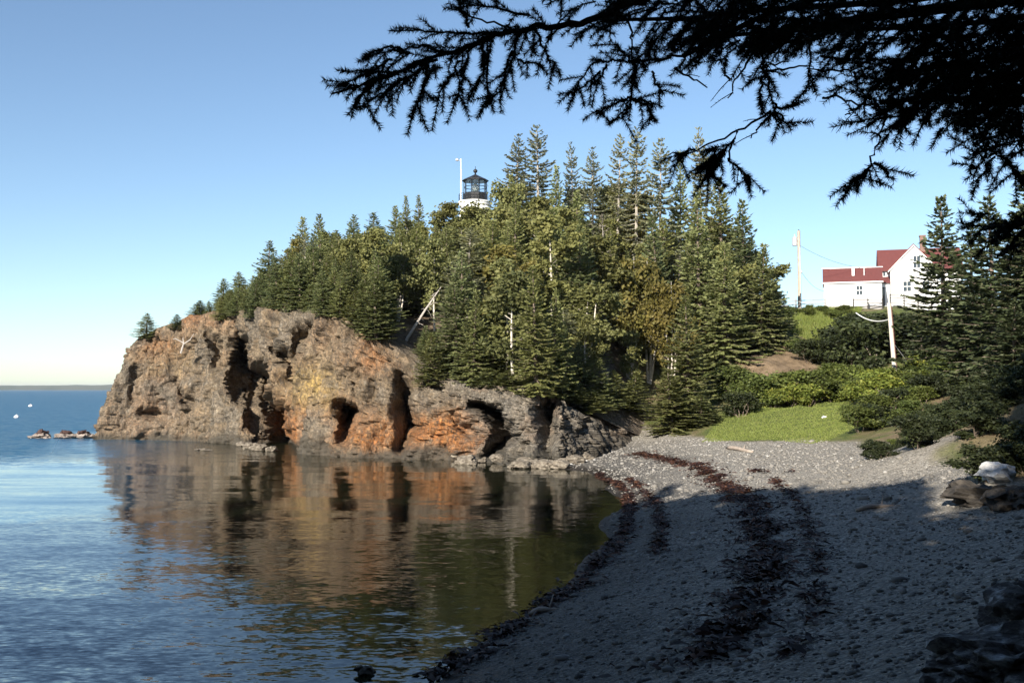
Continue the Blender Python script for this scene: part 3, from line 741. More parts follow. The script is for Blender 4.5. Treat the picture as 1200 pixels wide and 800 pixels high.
def plant(name, meshes, xy, h, rad, mats, label, cat, group, h0, r0, rz=None, z=None, dz=-0.15):
    """one tree or shrub: an Empty with trunk and crown"""
    x, y = xy; pr = random.Random(int(round(x * 4)) * 7919 + int(round(y * 4))); zz = (topz(x, y) if z is None else z) + dz
    e = empty(name, (x, y, zz), pr.uniform(0, 6.28) if rz is None else rz)
    e.scale = (rad / r0, rad / r0, h / h0)
    if name != 'shrub': e.rotation_euler = (pr.gauss(0, .025), pr.gauss(0, .025), e.rotation_euler[2])
    tag(e, label, cat, group)
    tr = bpy.data.objects.new('trunk' if name != 'shrub' else 'stem', meshes[0]); cr = bpy.data.objects.new('crown' if name != 'shrub' else 'foliage', meshes[1])
    for o, m in ((tr, mats[0]), (cr, mats[1])):
        if not o.data.materials: o.data.materials.append(m)
        o.parent = e; link(o)
        if o.data.materials[0] != m:
            o.material_slots[0].link = 'OBJECT'; o.material_slots[0].material = m
    return e
random.seed(5)
GROUPN = 'trees on the lighthouse headland'
def tree_px(px, py_top, D, kind, label, k=None, rad=None, group=GROUPN):
    x = (px - 600) / F * D * (FW[1] ** 0)   # small pitch: refined by projection of the top below
    top_ = at(px, py_top, D); x = top_[0]
    z0 = topz(x, D); h = max(1.5, top_[2] - z0 + 0.15)
    if kind == 'spruce':
        ms = SPR[k if k is not None else random.randrange(5)]; r_ = (rad or min(3.0, 0.75 + h * 0.15)) * 1.3
        return plant('spruce_tree', ms, (x, D), h, r_, (M['bark'], M['spruce']), label, 'tree', group, 12, 2.3, z=z0)
    if kind == 'dead':
        return plant('spruce_tree', DEAD[random.randrange(2)], (x, D), h, rad or h * .16, (M['grey_bark'], M['dead_needles']), label, 'tree', group, 14, 1.9, z=z0)
    if kind == 'dark':
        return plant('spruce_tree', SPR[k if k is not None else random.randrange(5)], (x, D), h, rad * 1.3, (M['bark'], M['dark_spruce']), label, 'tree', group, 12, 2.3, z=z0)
    if kind == 'old':
        ms = OLD[k if k is not None else random.randrange(3)]; r_ = (rad or h * 0.15) * 1.3
        return plant('spruce_tree', ms, (x, D), h, r_, (M['grey_bark'], M['old_spruce']), label, 'tree', group, 16, 2.3, z=z0)
    ms = BIR[k if k is not None else random.randrange(4)]; r_ = (rad or h * 0.26) * 1.25
    return plant('birch_tree', ms, (x, D), h, r_, (M['birch_bark'], M['birch'] if kind == 'birch' else M['birch_brown']), label, 'tree', group, 9, 2.2, z=z0)

TREES = [
 # px, top py, D, kind, label, (radius)
 (172, 367, 104, 'spruce', 'low windswept spruce alone on the outermost seaward tip of the cliff', 1.5),
 (208, 368, 103, 'spruce', 'scrubby low spruce next inland from the lone tree at the cliff tip', 1.1),
 (234, 352, 104, 'spruce', 'small bushy spruce at the left end of the cliff-top tree line', 1.5),
 (262, 326, 104, 'spruce', 'thin young spruce just left of the pointed spruce near the left cliff edge', 1.6),
 (283, 318, 108, 'spruce', 'spruce half hidden behind the pointed spruce near the left cliff edge', 1.9),
 (313, 281, 103, 'spruce', 'pointed freestanding spruce with visible trunk above the deep dark cleft', 2.1),
 (350, 254, 107, 'spruce', 'narrow dark spruce spire rising right of the pointed freestanding one', 2.1),
 (374, 249, 106, 'spruce', 'slim spruce spire second right of the pointed freestanding one', 1.9),
 (396, 268, 104, 'spruce', 'shorter spruce between two slim spires left of the lighthouse', 2.0),
 (412, 251, 108, 'spruce', 'spruce with forked tip midway along the left tree line', 2.2),
 (440, 248, 110, 'spruce', 'broad spruce midway between pointed freestanding spruce and lighthouse', 2.6),
 (466, 240, 115, 'spruce', 'dark spruce in the skyline left of the twin thin tips', 2.1),
 (477, 230, 118, 'spruce', 'left one of twin thin spruce tips in front of the sky left of lighthouse', 1.5),
 (492, 227, 118, 'spruce', 'right one of twin thin spruce tips in front of the sky left of lighthouse', 1.5),
 (514, 250, 114, 'spruce', 'low dark spruce top close to the left of the lighthouse mast', 1.7),
 (528, 233, 113, 'birch', 'yellow green birch crown just below and left of the lighthouse lantern', 2.3),
 (549, 234, 114, 'birch', 'rounded yellow green birch hiding most of the lighthouse tower', 2.9),
 (566, 262, 106, 'birch', 'birch crown below the right edge of the lighthouse tower', 2.4),
 (558, 240, 119, 'birch', 'birch crown directly in front of the lighthouse tower', 2.6),
 (568, 238, 117, 'birch', 'leafy birch top beside the lower right of the lighthouse tower', 2.0),
 (588, 226, 122, 'spruce', 'dark low spruce touching the right side of the lighthouse', 1.7),
 (602, 157, 116, 'old', 'tall sparse spruce first to the right of the lighthouse', 2.2),
 (632, 147, 114, 'old', 'tallest grey green spruce right of the lighthouse', 2.5),
 (648, 195, 108, 'spruce', 'spruce leaning on the right side of the tallest one', 2.1),
 (674, 165, 118, 'old', 'thin straggly spruce spire standing in the gap right of the tallest one', 1.4),
 (694, 173, 115, 'old', 'grey half dead spruce with bare trunk in the skyline gap', 1.9),
 (721, 159, 113, 'old', 'left spruce of the dense tall row right of the skyline gap', 2.0),
 (744, 150, 111, 'old', 'tallest spruce of the dense tall row right of the skyline gap', 2.3),
 (771, 163, 110, 'old', 'third spruce of the dense tall row below the hanging branch', 2.2),
 (796, 178, 113, 'spruce', 'dark spruce behind the hanging bare twig in the skyline', 2.0),
 (824, 150, 112, 'old', 'grey bare topped spruce poking above the lowest hanging twig', 1.9),
 (848, 206, 106, 'spruce', 'large full spruce at the right shoulder of the headland forest', 3.3),
 (872, 232, 102, 'spruce', 'broad spruce forming the upper right edge of the headland forest', 3.2),
 (889, 287, 98, 'spruce', 'spruce stepping down at the right edge of the headland forest', 2.7),
 (908, 318, 100, 'spruce', 'lowest spruce at the right end of the headland forest beside the dirt slope', 2.2),
 (818, 225, 98, 'spruce', 'big grey green spruce in front of the right shoulder of the forest', 3.2),
 (848, 285, 94, 'spruce', 'full spruce above the bare dirt slope', 3.0),
 (806, 345, 82, 'spruce', 'dark green spruce with pale bare trunk at the beach end of the forest', 2.7),
 (776, 250, 96, 'spruce', 'grey green spruce behind the brownish birches', 2.6),
 (735, 285, 92, 'brown', 'brown tinged birch with pale twin trunks above the wooden post', 2.4),
 (760, 292, 93, 'brown', 'olive brown birch right of the pale twin trunks', 2.4),
 (712, 290, 95, 'brown', 'olive birch on the left of the brownish birch clump', 2.1),
 (783, 315, 90, 'brown', 'olive birch leaning into the spruces at the right of the birch clump', 2.0),
 (600, 235, 104, 'birch', 'bright yellow green birch in front of the tall sparse spruce', 2.5),
 (628, 230, 102, 'birch', 'yellow green birch below the tallest spruce', 2.6),
 (655, 238, 101, 'birch', 'yellow green birch right of the tallest spruce', 2.6),
 (680, 262, 98, 'birch', 'birch in the middle of the forest below the half dead spruce', 2.5),
 (612, 290, 93, 'birch', 'birch with a white trunk showing in the middle of the slope', 2.4),
 (640, 300, 90, 'birch', 'birch low on the slope in front of the yellow green clump', 2.3),
 (455, 285, 98, 'brown', 'brownish birch crown behind the leaning dead trunk', 2.3),
 (478, 300, 95, 'brown', 'olive birch crown above the top of the leaning dead trunk', 2.1),
 (432, 300, 97, 'brown', 'small rusty birch left of the leaning dead trunk', 1.8),
 (540, 300, 92, 'birch', 'birch on the slope straight below the lighthouse', 2.2),
]
for t in TREES:
    tree_px(t[0], t[1], t[2], t[3], t[4], rad=t[5])
# the crowd of look-alike spruces that fills the slope
env = ([140, 165, 172, 190, 234, 262, 283, 313, 350, 374, 412, 440, 480, 520, 560, 590, 600, 632, 660, 694, 744, 790, 824, 848, 872, 889, 908, 922],
       [420, 400, 385, 385, 366, 340, 330, 310, 275, 265, 268, 262, 252, 258, 262, 240, 200, 185, 205, 215, 185, 195, 200, 222, 250, 300, 332, 372])
placed = [tuple(at(t[0], t[1], t[2])[:2]) for t in TREES]
lab = [(0, 330, 'weather-beaten spruce in the fringe along the left cliff top'),
       (330, 520, 'green spruce in the crowded stand above the orange cliff'),
       (520, 700, 'spruce on the crowded slope between lighthouse and grey cliff'),
       (700, 990, 'spruce in the crowded stand behind the beach end of the headland')]
rng = random.Random(11); n_fill = 0; POST_D = float(hit(712.5, 386)[1])
for tries in range(9000):
    D = rng.uniform(70, 124); px = rng.uniform(215, 922)
    x = (px - 600) / F * D
    s, a0, a1 = poly_sd(np.array([[x, D]])); s = s[0]
    if s < 3.0 and px < 740: continue
    if s < 2.0: continue
    if 450 < px < 530 and D < 85.5: continue
    if 700 < px < 728 and D < POST_D + 1: continue
    front_row = D < np.interp(px, [215, 300, 420, 520, 650, 750, 900], [108, 104, 92, 84, 82, 90, 100])
    if any((x - a) ** 2 + (D - b) ** 2 < (2.0 if front_row else 3.0) ** 2 for a, b in placed): continue
    z0 = topz(x, D)
    if z0 < 3.0: continue
    hmax = at(px, np.interp(px, *env) + 6, D)[2] - z0
    h = min(hmax, rng.uniform(7.5, 12.5) if not front_row else rng.uniform(4.5, 9.5))
    _, pyb = proj(np.array([x, D, z0]))
    if h < 2.2: continue
    placed.append((x, D)); n_fill += 1
    pyt = proj(np.array([x, D, z0 + h]))[1]
    bir = rng.random() < (0.38 if 480 < px < 700 else 0.2 if px > 400 else .06)
    l = next(q[2] for q in lab if q[0] <= px < q[1])
    if bir:
        l = l.replace('weather-beaten spruce', 'stunted birch').replace('green spruce', 'green birch').replace('spruce', 'green birch', 1) if 'birch' not in l else l
        l = l.replace('green green', 'green').replace('green stunted', 'stunted')
    if not bir and rng.random() < .07 and D > 90:
        tree_px(px, float(pyt), D, 'dead', l.replace('weather-beaten spruce', 'dead grey spruce').replace('green spruce', 'dead grey spruce') if 'green' in l or 'weather' in l else 'dead grey ' + l, group=GROUPN)
        continue
    brn = bir and rng.random() > .85
    if brn: l = l.replace('green birch', 'brownish birch').replace('stunted birch', 'stunted brownish birch')
    tree_px(px, float(pyt), D, ('brown' if brn else 'birch') if bir else 'old' if rng.random() < .15 else 'spruce', l, rad=(h * .26 if bir else min(3.0, .75 + h * .15)) * rng.uniform(.75, 1.25), group=GROUPN)
    if n_fill > 175: break
print('fill trees', n_fill)

random.seed(6); rng = random.Random(12)
# rim of small spruces along the edge of the left cliff
acc = 0.0
for i in range(1, NU):
    q = Ts[i, :2] - NRM[i] * rng.uniform(-.2, 3.0); acc += np.linalg.norm(Ts[i, :2] - Ts[i - 1, :2]); pq = 600 + F * q[0] / q[1]
    if acc < .85 or not (200 < pq < 505) or q[1] > 112 or 447 < pq < 500: continue
    acc = rng.uniform(-.4, .3); z0 = topz(q[0], q[1]); hh_ = rng.uniform(1.0, 2.6) if pq < 250 else rng.uniform(1.6, 5.0)
    hh_ = min(hh_, at(pq, np.interp(pq, *env) + 4, q[1])[2] - z0)
    if hh_ < .5 or z0 < Ts[i, 2] - 1.2: continue
    tree_px(pq, float(proj(np.array([q[0], q[1], z0 + hh_]))[1]), q[1], 'spruce', 'stunted little spruce clinging to the very edge of the left cliff', rad=.5 + hh_ * .24)
random.seed(7); rng = random.Random(13)
# low skirt of young spruces overhanging the grey cliff and the beach end
SK = [(575, 462, 74.5), (598, 466, 73.5), (640, 470, 73.5), (665, 474, 75), (690, 480, 76.5), (618, 456, 74.5), (652, 452, 75), (505, 438, 81), (528, 428, 79), (552, 436, 78), (580, 420, 77), (606, 432, 76.5), (630, 425, 76), (655, 430, 77), (680, 435, 78), (700, 445, 79.5), (720, 455, 82), (740, 462, 84)]
for px, py, D in SK:
    if topz((px - 600) / F * D, D) < 0.8: continue
    tree_px(px, py - 22 - rng.random() * 16, D, 'spruce', 'young spruce overhanging the edge of the grey cliff above the cove', rad=1.7)
for px, py, D, l, r_ in [(786, 432, 79, 'low dark spruce with drooping boughs at the back of the beach', 2.4), (822, 462, 80, 'small dark spruce beside the lawn at the back of the beach', 1.8)]:
    tree_px(px, py, D, 'spruce', l, rad=r_)

# leaning dead trunk on the cliff
def dead_tree():
    a = at(461, 420, 80.5); b = at(517, 336, 82.0)
    e = empty('dead_tree', tuple(a)); tag(e, 'bare bleached dead trunk leaning to the right above the orange cliff', 'dead tree')
    rng = random.Random(3); m = MB(); A = Vector((0, 0, -0.6)); Bv = Vector(b - a)
    m.tube([A, Bv * .3 + Vector((0, 0, -.05)), Bv * .65 + Vector((0, 0, .05)), Bv], [.15, .13, .09, .03], 7)
    m.build('trunk', M['dead_wood'], e)
    for i in range(16):
        t = rng.uniform(.25, .95); p = Bv * t; d = (rv(rng) + Vector((0.25, -.2, .1))).normalized(); ln = rng.uniform(.5, 1.3) * (1.1 - t * .5)
        t2 = MB(); t2.tube([p, p + d * ln * .6 + Vector((0, 0, -.05)), p + d * ln + Vector((0, 0, -.2))], [.03, .02, .008], 4); t2.build('twig', M['dead_wood'], e)
dead_tree()
def snag(px, py, D, label):
    a = at(px, py, D); m = MB(); rng = random.Random(8)
    m.tube([(0, 0, -.4), (.25, 0, .5), (.15, .1, 1.1)], [.1, .08, .03], 6)
    m.tube([(.2, 0, .45), (.9, -.1, .9), (1.3, -.2, 1.5)], [.07, .05, .02], 5)
    m.tube([(.25, 0, .6), (-.5, -.1, 1.0), (-.8, 0, .95)], [.05, .04, .015], 5)
    o = m.build('dead_branch', M['dead_wood']); o.location = tuple(a); tag(o, label, 'dead branch')
snag(212, 409, 98.0, 'small white bleached dead branch stuck on the left cliff face')

# ------------------------------------------------------------------ lighthouse
LX, LY = at(557, 240, 135)[0], 135.0
def zpy(py, D): return at(600, py, D)[2]
def lighthouse():
    z0 = float(gz(LX, LY)) - .3
    e = empty('lighthouse', (LX, LY, z0)); tag(e, 'squat white round lighthouse with black lantern rising out of the trees', 'lighthouse')
    g_ = zpy(237.5, LY) - z0
    m = MB(); m.lathe([(2.75, 0), (2.7, .1), (2.0, g_ - .55), (1.95, g_ - .5)], 32); m.build('tower', M['white'], e, True)
    m = MB(); m.lathe([(1.95, g_ - .5), (2.12, g_ - .45), (2.2, g_ - .12), (2.28, g_ - .1), (2.28, g_ + .05), (1.5, g_ + .05)], 32); m.build('gallery', M['white'], e)
    pz = g_ + .05; p1 = zpy(227.5, LY) - z0
    m = MB(); m.lathe([(1.62, pz + .003), (1.62, p1), (1.55, p1 + .05)], 10); m.build('parapet', M['black'], e)
    r1 = zpy(212.5, LY) - z0
    m = MB()
    for k in range(10):
        q = 2 * math.pi * k / 10; c, s_ = math.cos(q), math.sin(q)
        m.tube([(1.52 * c, 1.52 * s_, p1), (1.52 * c, 1.52 * s_, r1)], .05, 5)
    zz = p1 + (r1 - p1) * .52
    m.tube([(1.52 * math.cos(2 * math.pi * k / 10), 1.52 * math.sin(2 * math.pi * k / 10), zz) for k in range(11)], .05, 4)
    m.build('lantern_frame', M['black'], e)
    m = MB(); m.lathe([(1.46, p1 + .06), (1.46, r1 - .02)], 10); m.build('lantern_glass', M['lantern_glass'], e)
    m = MB(); m.lathe([(.15, p1), (.2, p1 + .2), (.42, p1 + .35), (.5, p1 + .8), (.42, p1 + 1.2), (.2, p1 + 1.35)], 14); m.build('lens', M['lens'], e, True)
    r2 = zpy(206, LY) - z0
    m = MB(); m.lathe([(1.78, r1), (1.78, r1 + .1), (1.1, r1 + .42), (.35, r2 + .05), (.16, r2 + .15)], 10); m.build('lantern_roof', M['black'], e)
    v = zpy(201, LY) - z0
    m = MB(); m.lathe([(.1, r2 + .1), (.1, v - .2), (.24, v - .12), (.3, v + .08), (.2, v + .25), (.04, v + .32), (.03, v + .7)], 12); m.build('ventilator_ball', M['black'], e, True)
    m = MB()
    for k in range(16):
        q = 2 * math.pi * k / 16; c, s_ = math.cos(q), math.sin(q); m.tube([(2.18 * c, 2.18 * s_, pz), (2.18 * c, 2.18 * s_, pz + 1.0)], .03, 4)
    for hz in (.35, .68, 1.0):
        m.tube([(2.18 * math.cos(2 * math.pi * k / 32), 2.18 * math.sin(2 * math.pi * k / 32), pz + hz) for k in range(33)], .025, 4)
    m.build('railing', M['black'], e)
lighthouse()
def mast():
    b = at(540, 236, 134); x = b[0]; z0 = topz(x, 134); zt = zpy(186, 134)
    e = empty('signal_mast', (x, 134, z0)); tag(e, 'slender white mast with a small instrument head left of the lighthouse', 'mast')
    m = MB(); m.tube([(0, 0, -.3), (0, 0, zt - z0)], [.085, .055], 8); m.build('pole', M['white'], e)
    m = MB(); m.tube([(0, 0, zt - z0 - .25), (-.5, 0, zt - z0 - .2)], .05, 5); m.lathe([(.05, zt - z0 - .35), (.22, zt - z0 - .28), (.22, zt - z0 - .05), (.05, zt - z0 + .05)], 10, (-.5, 0)); m.build('instrument_head', M['metal'], e)
    m = MB(); m.tube([(.12, 0, -.3), (.12, 0, (zt - z0) * .9)], .025, 4); m.build('side_tube', M['metal'], e)
mast()

# ------------------------------------------------------------------ keeper's house and shed
def window(mb_parent, x0, x1, z0, z1, y, pane=2):
    f = MB(); t = .09
    f.box(x0 - t, x0, y - .06, y + .04, z0 - t, z1 + t); f.box(x1, x1 + t, y - .06, y + .04, z0 - t, z1 + t)
    f.box(x0, x1, y - .06, y + .04, z1, z1 + t); f.box(x0 - t - .04, x1 + t + .04, y - .1, y + .04, z0 - t - .06, z0 - t)
    f.box(x0, x1, y - .04, y + .03, (z0 + z1) / 2 - .03, (z0 + z1) / 2 + .03); f.box((x0 + x1) / 2 - .02, (x0 + x1) / 2 + .02, y - .035, y + .03, z0, (z0 + z1) / 2 - .03); f.box((x0 + x1) / 2 - .02, (x0 + x1) / 2 + .02, y - .035, y + .03, (z0 + z1) / 2 + .03, z1)
    f.box(x0, x1, y - .06, y + .04, z0 - t, z0)
    fo = f.build('window', M['white'], mb_parent)
    p = MB(); p.box(x0 + .002, x1 - .002, y - .02, y + .01, z0 + .002, z1 - .002); p.build('pane', M['glass'], fo)
def gable_roof(parent, x0, x1, y0, y1, ze, zr, axis='x', ov=.28, th=.16):
    """pitched roof as two slabs meeting at the ridge"""
    m = MB()
    if axis == 'x':
        ym = (y0 + y1) / 2; sl = (zr - ze) / (ym - y0); yo = y0 - ov; zo = ze - ov * sl; yo2 = y1 + ov
        m.prism([(yo, zo), (ym, zr), (yo2, zo), (yo2, zo + th), (ym, zr + th), (yo, zo + th)], 'x', x0 - ov * .7, x1 + ov * .7)
    else:
        xm = (x0 + x1) / 2; sl = (zr - ze) / (xm - x0); xo = x0 - ov; zo = ze - ov * sl; xo2 = x1 + ov
        m.prism([(xo, zo), (xm, zr), (xo2, zo), (xo2, zo + th), (xm, zr + th), (xo, zo + th)], 'y', y0 - ov * .7, y1 + ov * .7)
    return m.build('roof', M['roof'], parent)
def shed():
    D = 116.0; zb = zpy(360.5, D); s = D / F * 1.05
    ox = at(966, 360, D)[0]; W = (1027 - 966) * s; wz = (360.5 - 331) * s * .96; rz = (360.5 - 314.5) * s * .97
    e = empty('keepers_shed', (ox, D, zb), -R(17)); tag(e, 'low white outbuilding with plain red roof left of the keepers house', 'outbuilding')
    m = MB(); dep = 4.6
    m.prism([(0, -1.4), (0, wz), (dep / 2, rz - .02), (dep, wz), (dep, -1.4)], 'x', 0, W); m.build('wall', M['clapboard'], e)
    m = MB(); m.box(-.06, W + .06, -.06, dep + .06, -1.8, .12); m.build('foundation', M['fence_wood'], e)
    gable_roof(e, 0, W, 0, dep, wz, rz, 'x', .2)
    m = MB(); m.box(-.14, W + .14, -.235, -.2, wz - .18, wz - .03)
    m.build('fascia', M['white'], e)
    m = MB(); m.box(-.24, W + .24, dep / 2 - .12, dep / 2 + .12, rz + .13, rz + .21); m.build('ridge_cap', M['metal'], e)
    window(e, (1000.5 - 966) * s, (1006.5 - 966) * s, (360.5 - 347) * s, (360.5 - 337) * s, 0)
    m = MB(); cx = (996 - 966) * s; m.box(cx, cx + .28, .7, 1.0, rz - .9, rz + .05); m.build('vent_pipe', M['metal'], e)
    m = MB(); cx = (1009 - 966) * s; m.tube([(cx, .8, rz - .9), (cx, .8, rz - .1)], .07, 6); m.build('vent_pipe', M['metal'], e)
shed()
def house():
    D = 119.0; zb = zpy(361, D); s = D / F * 1.05
    ox = at(1031, 361, D)[0]; X = lambda px: (px - 1031) * s; Z = lambda py: (361 - py) * s
    e = empty('keepers_house', (ox, D, zb), -R(17)); tag(e, 'white two storey keepers house with red roof, cross gable and chimney', 'house')
    # main block, ridge running left to right, behind the front wing
    y0, dep = 2.2, 6.0; W = X(1118); ze, zr = Z(315), Z(291)
    m = MB(); m.prism([(y0, -2), (y0, ze), (y0 + dep / 2, zr - .03), (y0 + dep, ze), (y0 + dep, -2)], 'x', 0.25, W); m.build('wall', M['clapboard'], e)
    rf = gable_roof(e, 0.25, W, y0, y0 + dep, ze, zr, 'x', .35)
    m = MB(); cx = X(1078); m.box(cx, cx + .62, y0 + 2.5, y0 + 3.2, zr - .4, Z(276)); m.box(cx - .06, cx + .68, y0 + 2.44, y0 + 3.26, Z(276), Z(275) + .05); m.build('chimney', M['brick'], rf)
    # front wing with its gable to the viewer
    wx0, wx1 = X(1043), X(1091); xm = (wx0 + wx1) / 2; wr = Z(291.5); we = Z(317)
    m = MB(); m.prism([(wx0, -2), (wx0, we), (xm, wr - .02), (wx1, we), (wx1, -2)], 'y', -.0, 4.8); m.build('front_gable', M['clapboard'], e)
    gable_roof(e, wx0, wx1, -.0, 4.9, we, wr, 'y', .3)
    m = MB(); sl = (wr - we) / (xm - wx0)
    for sg in (-1, 1):
        a, b = (wx0 - .3, xm) if sg < 0 else (wx1 + .3, xm)
        za = we - .3 * sl
        m.prism([(a, za - .16), (b, wr - .16), (b, wr - .003), (a, za - .003)], 'y', -.262, -.215)
    m.build('barge_board', M['white'], e)
    window(e, X(1067), X(1074), Z(317), Z(304), 0); window(e, X(1056), X(1064), Z(343), Z(332), 0); window(e, X(1076), X(1083), Z(343), Z(332), 0)
    window(e, X(1033.5), X(1038.5), Z(329), Z(318), y0)
    # connector with its own little red roof and a door
    m = MB(); m.box(X(1026.5), wx0 - .05, .9, 4.0, -1.5, Z(331)); m.build('connector', M['clapboard'], e)
    m = MB(); m.prism([(.6, Z(332.5)), (2.2, Z(325)), (2.2, Z(325) + .14), (.6, Z(332.5) + .14)], 'x', X(1026), wx0 - .02); m.build('porch_roof', M['roof'], e)
    d = MB(); d.box(X(1032), X(1037), .84, .9, Z(359), Z(337)); do = d.build('door', M['dark_wood'], e)
    m = MB(); m.box(X(1031.2), X(1032), .8, .89, Z(359), Z(336)); m.box(X(1037), X(1037.8), .8, .89, Z(359), Z(336)); m.box(X(1031.2), X(1037.8), .8, .89, Z(336.9), Z(336)); m.build('door_frame', M['white'], do)
    m = MB(); m.box(X(1033), X(1036), .8, .835, Z(346), Z(338.5)); m.build('pane', M['glass'], do)
    m = MB(); m.box(X(1020), X(1048), -1.8, .8, Z(361.5), Z(360)); m.build('porch_floor', M['dark_wood'], e)
house()
def rail_fence(pts, label, group, rails=3, h=1.25, mat='fence_wood', step=2.6):
    e = empty('rail_fence', tuple(pts[0])); tag(e, label, 'fence', group); o0 = Vector(pts[0])
    L = [Vector(p) - o0 for p in pts]
    n = max(1, int((L[-1] - L[0]).length / step)); P = []
    for i in range(n + 1):
        q = L[0].lerp(L[-1], i / n); w = q + o0; q.z = topz(w.x, w.y) - o0.z; P.append(q)
    for q in P:
        m = MB(); m.tube([q + Vector((0, 0, -.3)), q + Vector((0, 0, h + .1))], .075, 6); m.build('post', M[mat], e)
    for k in range(rails):
        m = MB(); zz = Vector((0, -.08, h * (k + .8) / rails)); m.tube([p + zz for p in P], .05, 5); m.build('rail', M[mat], e)
zf = lambda px, D: (at(px, 350, D)[0], D, topz(at(px, 350, D)[0], D))
rail_fence([zf(898, 112.5), zf(967, 113.5)], 'grey rail fence on the grassy crest left of the white outbuilding', 'rail fences')
rail_fence([zf(1000, 113.5), zf(1034, 113.5)], 'dark stained railing in front of the white outbuilding', 'rail fences', 3, 1.1, 'dark_wood', 1.2)
rail_fence([zf(1043, 114), zf(1092, 115)], 'dark board fence before the gable wall of the keepers house', 'rail fences', 5, 1.5, 'dark_wood', 1.6)

def wire(a, b, sag, rad, mat, name, label, cat):
    A, B = Vector(a), Vector(b); pts = []
    for i in range(15):
        t = i / 14; p = A.lerp(B, t); p.z -= sag * 4 * t * (1 - t); pts.append(p - A)
    m = MB(); m.tube(pts, rad, 4); o = m.build(name, M[mat]); o.location = A; tag(o, label, cat); return o
def utility_pole():
    D = 111.0; b = zf(937, D); zt = zpy(270.5, D)
    e = empty('utility_pole', b); tag(e, 'tall grey utility pole with transformer on the grassy crest', 'utility pole'); H = zt - b[2]
    m = MB(); m.tube([(0, 0, -.5), (0, 0, H)], [.21, .16], 10); m.build('post', M['pole'], e)
    m = MB(); tz = zpy(288, D) - b[2]; m.lathe([(.05, tz - .02), (.26, tz), (.28, tz + .1), (.28, tz + .85), (.2, tz + .95), (.05, tz + 1.0)], 12, (-.45, 0)); t_ = m.build('transformer', M['metal'], e)
    m = MB(); m.tube([(-.45, 0, tz + .95), (-.45, 0, tz + 1.25)], [.06, .03], 6); m.build('bushing', M['white'], t_)
    m = MB(); m.box(-.2, .05, -.1, .1, tz + .2, tz + .3); m.box(-.2, .05, -.1, .1, tz + .65, tz + .75); m.build('bracket', M['metal'], e)
    m = MB(); m.tube([(.05, -.17, -.2), (.05, -.16, H * .8)], .03, 5); m.build('side_tube', M['white'], e)
    m = MB(); m.lathe([(.05, H - .02), (.07, H), (.07, H + .1), (.03, H + .16)], 8); m.build('insulator', M['dark_wood'], e)
    m = MB(); m.lathe([(.06, -.1), (.12, 0), (.12, .16), (.05, .22)], 8, (.22, 0)); o = m.build('meter_box', M['metal'], e); o.location = (0, 0, zpy(319, D) - b[2])
    x = b[0]
    wire((x, D, zpy(287, D)), at(1014, 314, 117.5), .5, .022, 'wire', 'power_line', 'sagging service wire from the utility pole to the outbuilding roof', 'power line')
    wire((x + .2, D, zpy(318, D)), at(966.5, 341, 115.9), .5, .02, 'wire', 'power_line', 'thin lower wire from the utility pole down to the outbuilding corner', 'power line')
utility_pole()
def leaning_pole():
    D = 74.0; b = at(1050.5, 458, D); t = at(1041.5, 355, D); b[2] = topz(b[0], D)
    e = empty('leaning_pole', tuple(b)); tag(e, 'pale wooden pole leaning left among the shrubs below the house', 'pole'); d = Vector(t - b)
    m = MB(); m.tube([-d.normalized() * .5, d * .5, d], [.16, .15, .135], 12); m.build('post', M['pale_pole'], e)
    m = MB(); off = Vector((.15, .03, 0)); m.tube([off, d * .5 + off, d * .98 + off], .065, 8); m.build('side_tube', M['roof'], e)  # dark red strip standing in for the shaded right side of the pole
    m = MB(); m.tube([d * .965 + Vector((-.3, 0, 0)), d * .965 + Vector((.3, 0, 0))], .05, 6); m.build('bracket', M['metal'], e)
    p = at(1047, 402, D); q = at(1078, 443, 73)
    wire(p, q, 0.0, .025, 'wire', 'guy_wire', 'straight guy wire running down right from the leaning pole', 'guy wire')
    wire(at(1003, 366.5, 78), at(1041.8, 374, D), .35, .04, 'white_cable', 'hanging_cable', 'thick pale cable sagging into the left of the leaning pole', 'cable')
leaning_pole()
def post(px, py0, py1, D, label):
    x = at(px, py0, D)[0]; z0 = topz(x, D); m = MB(); zt = at(px, py0, D)[2]
    m.box(-.13, .13, -.13, .13, min(-.4, at(px, py1, D)[2] - z0 - .5), zt - z0); o = m.build('wooden_post', M['pale_pole']); o.location = (x, D, z0); tag(o, label, 'post')
post(712.5, 349, 382, float(hit(712.5, 386)[1]), 'pale square wooden post standing among the spruces below the birches')

# ------------------------------------------------------------------ shrubs and lawn
SH = [broadleaf_mesh(200 + i, 2.2, 1.3, 4, .15, nc, 28, .1) for i, nc in enumerate([130, 140, 120, 135])]
def shrub(px, py, D, h, rad, mat, label, group='shrubs on the slope'):
    if D is None:
        P = hit(px, py); x, y = P[0], P[1]
    else: x, y = at(px, py, D)[0], D
    return plant('shrub', SH[random.randrange(4)], (x, y), h, rad, (M['bark'], M[mat]), label, 'shrub', group, 2.2, 1.3)
def rows(n, px0, px1, D0, D1, h0, h1, mat, label, group, seed, slope=0.0, cap=None):
    r = random.Random(seed)
    for i in range(n):
        px = px0 + (px1 - px0) * (i + r.uniform(.1, .9)) / n; D = r.uniform(D0, D1) + slope * (px - px0)
        h = r.uniform(h0, h1)
        if cap: h = max(.5, min(h, (at(px, cap, D)[2] - topz(at(px, cap, D)[0], D)) / 1.12))
        m_ = mat if isinstance(mat, str) else r.choice(mat)
        l = label
        shrub(px, 456, D, h, h * r.uniform(.8, 1.15), m_, l, group)
rows(13, 850, 1000, 83, 87, 1.7, 2.6, 'shrub', 'leafy green bush in the sunlit row behind the lawn', 'bushes behind the lawn', 21)
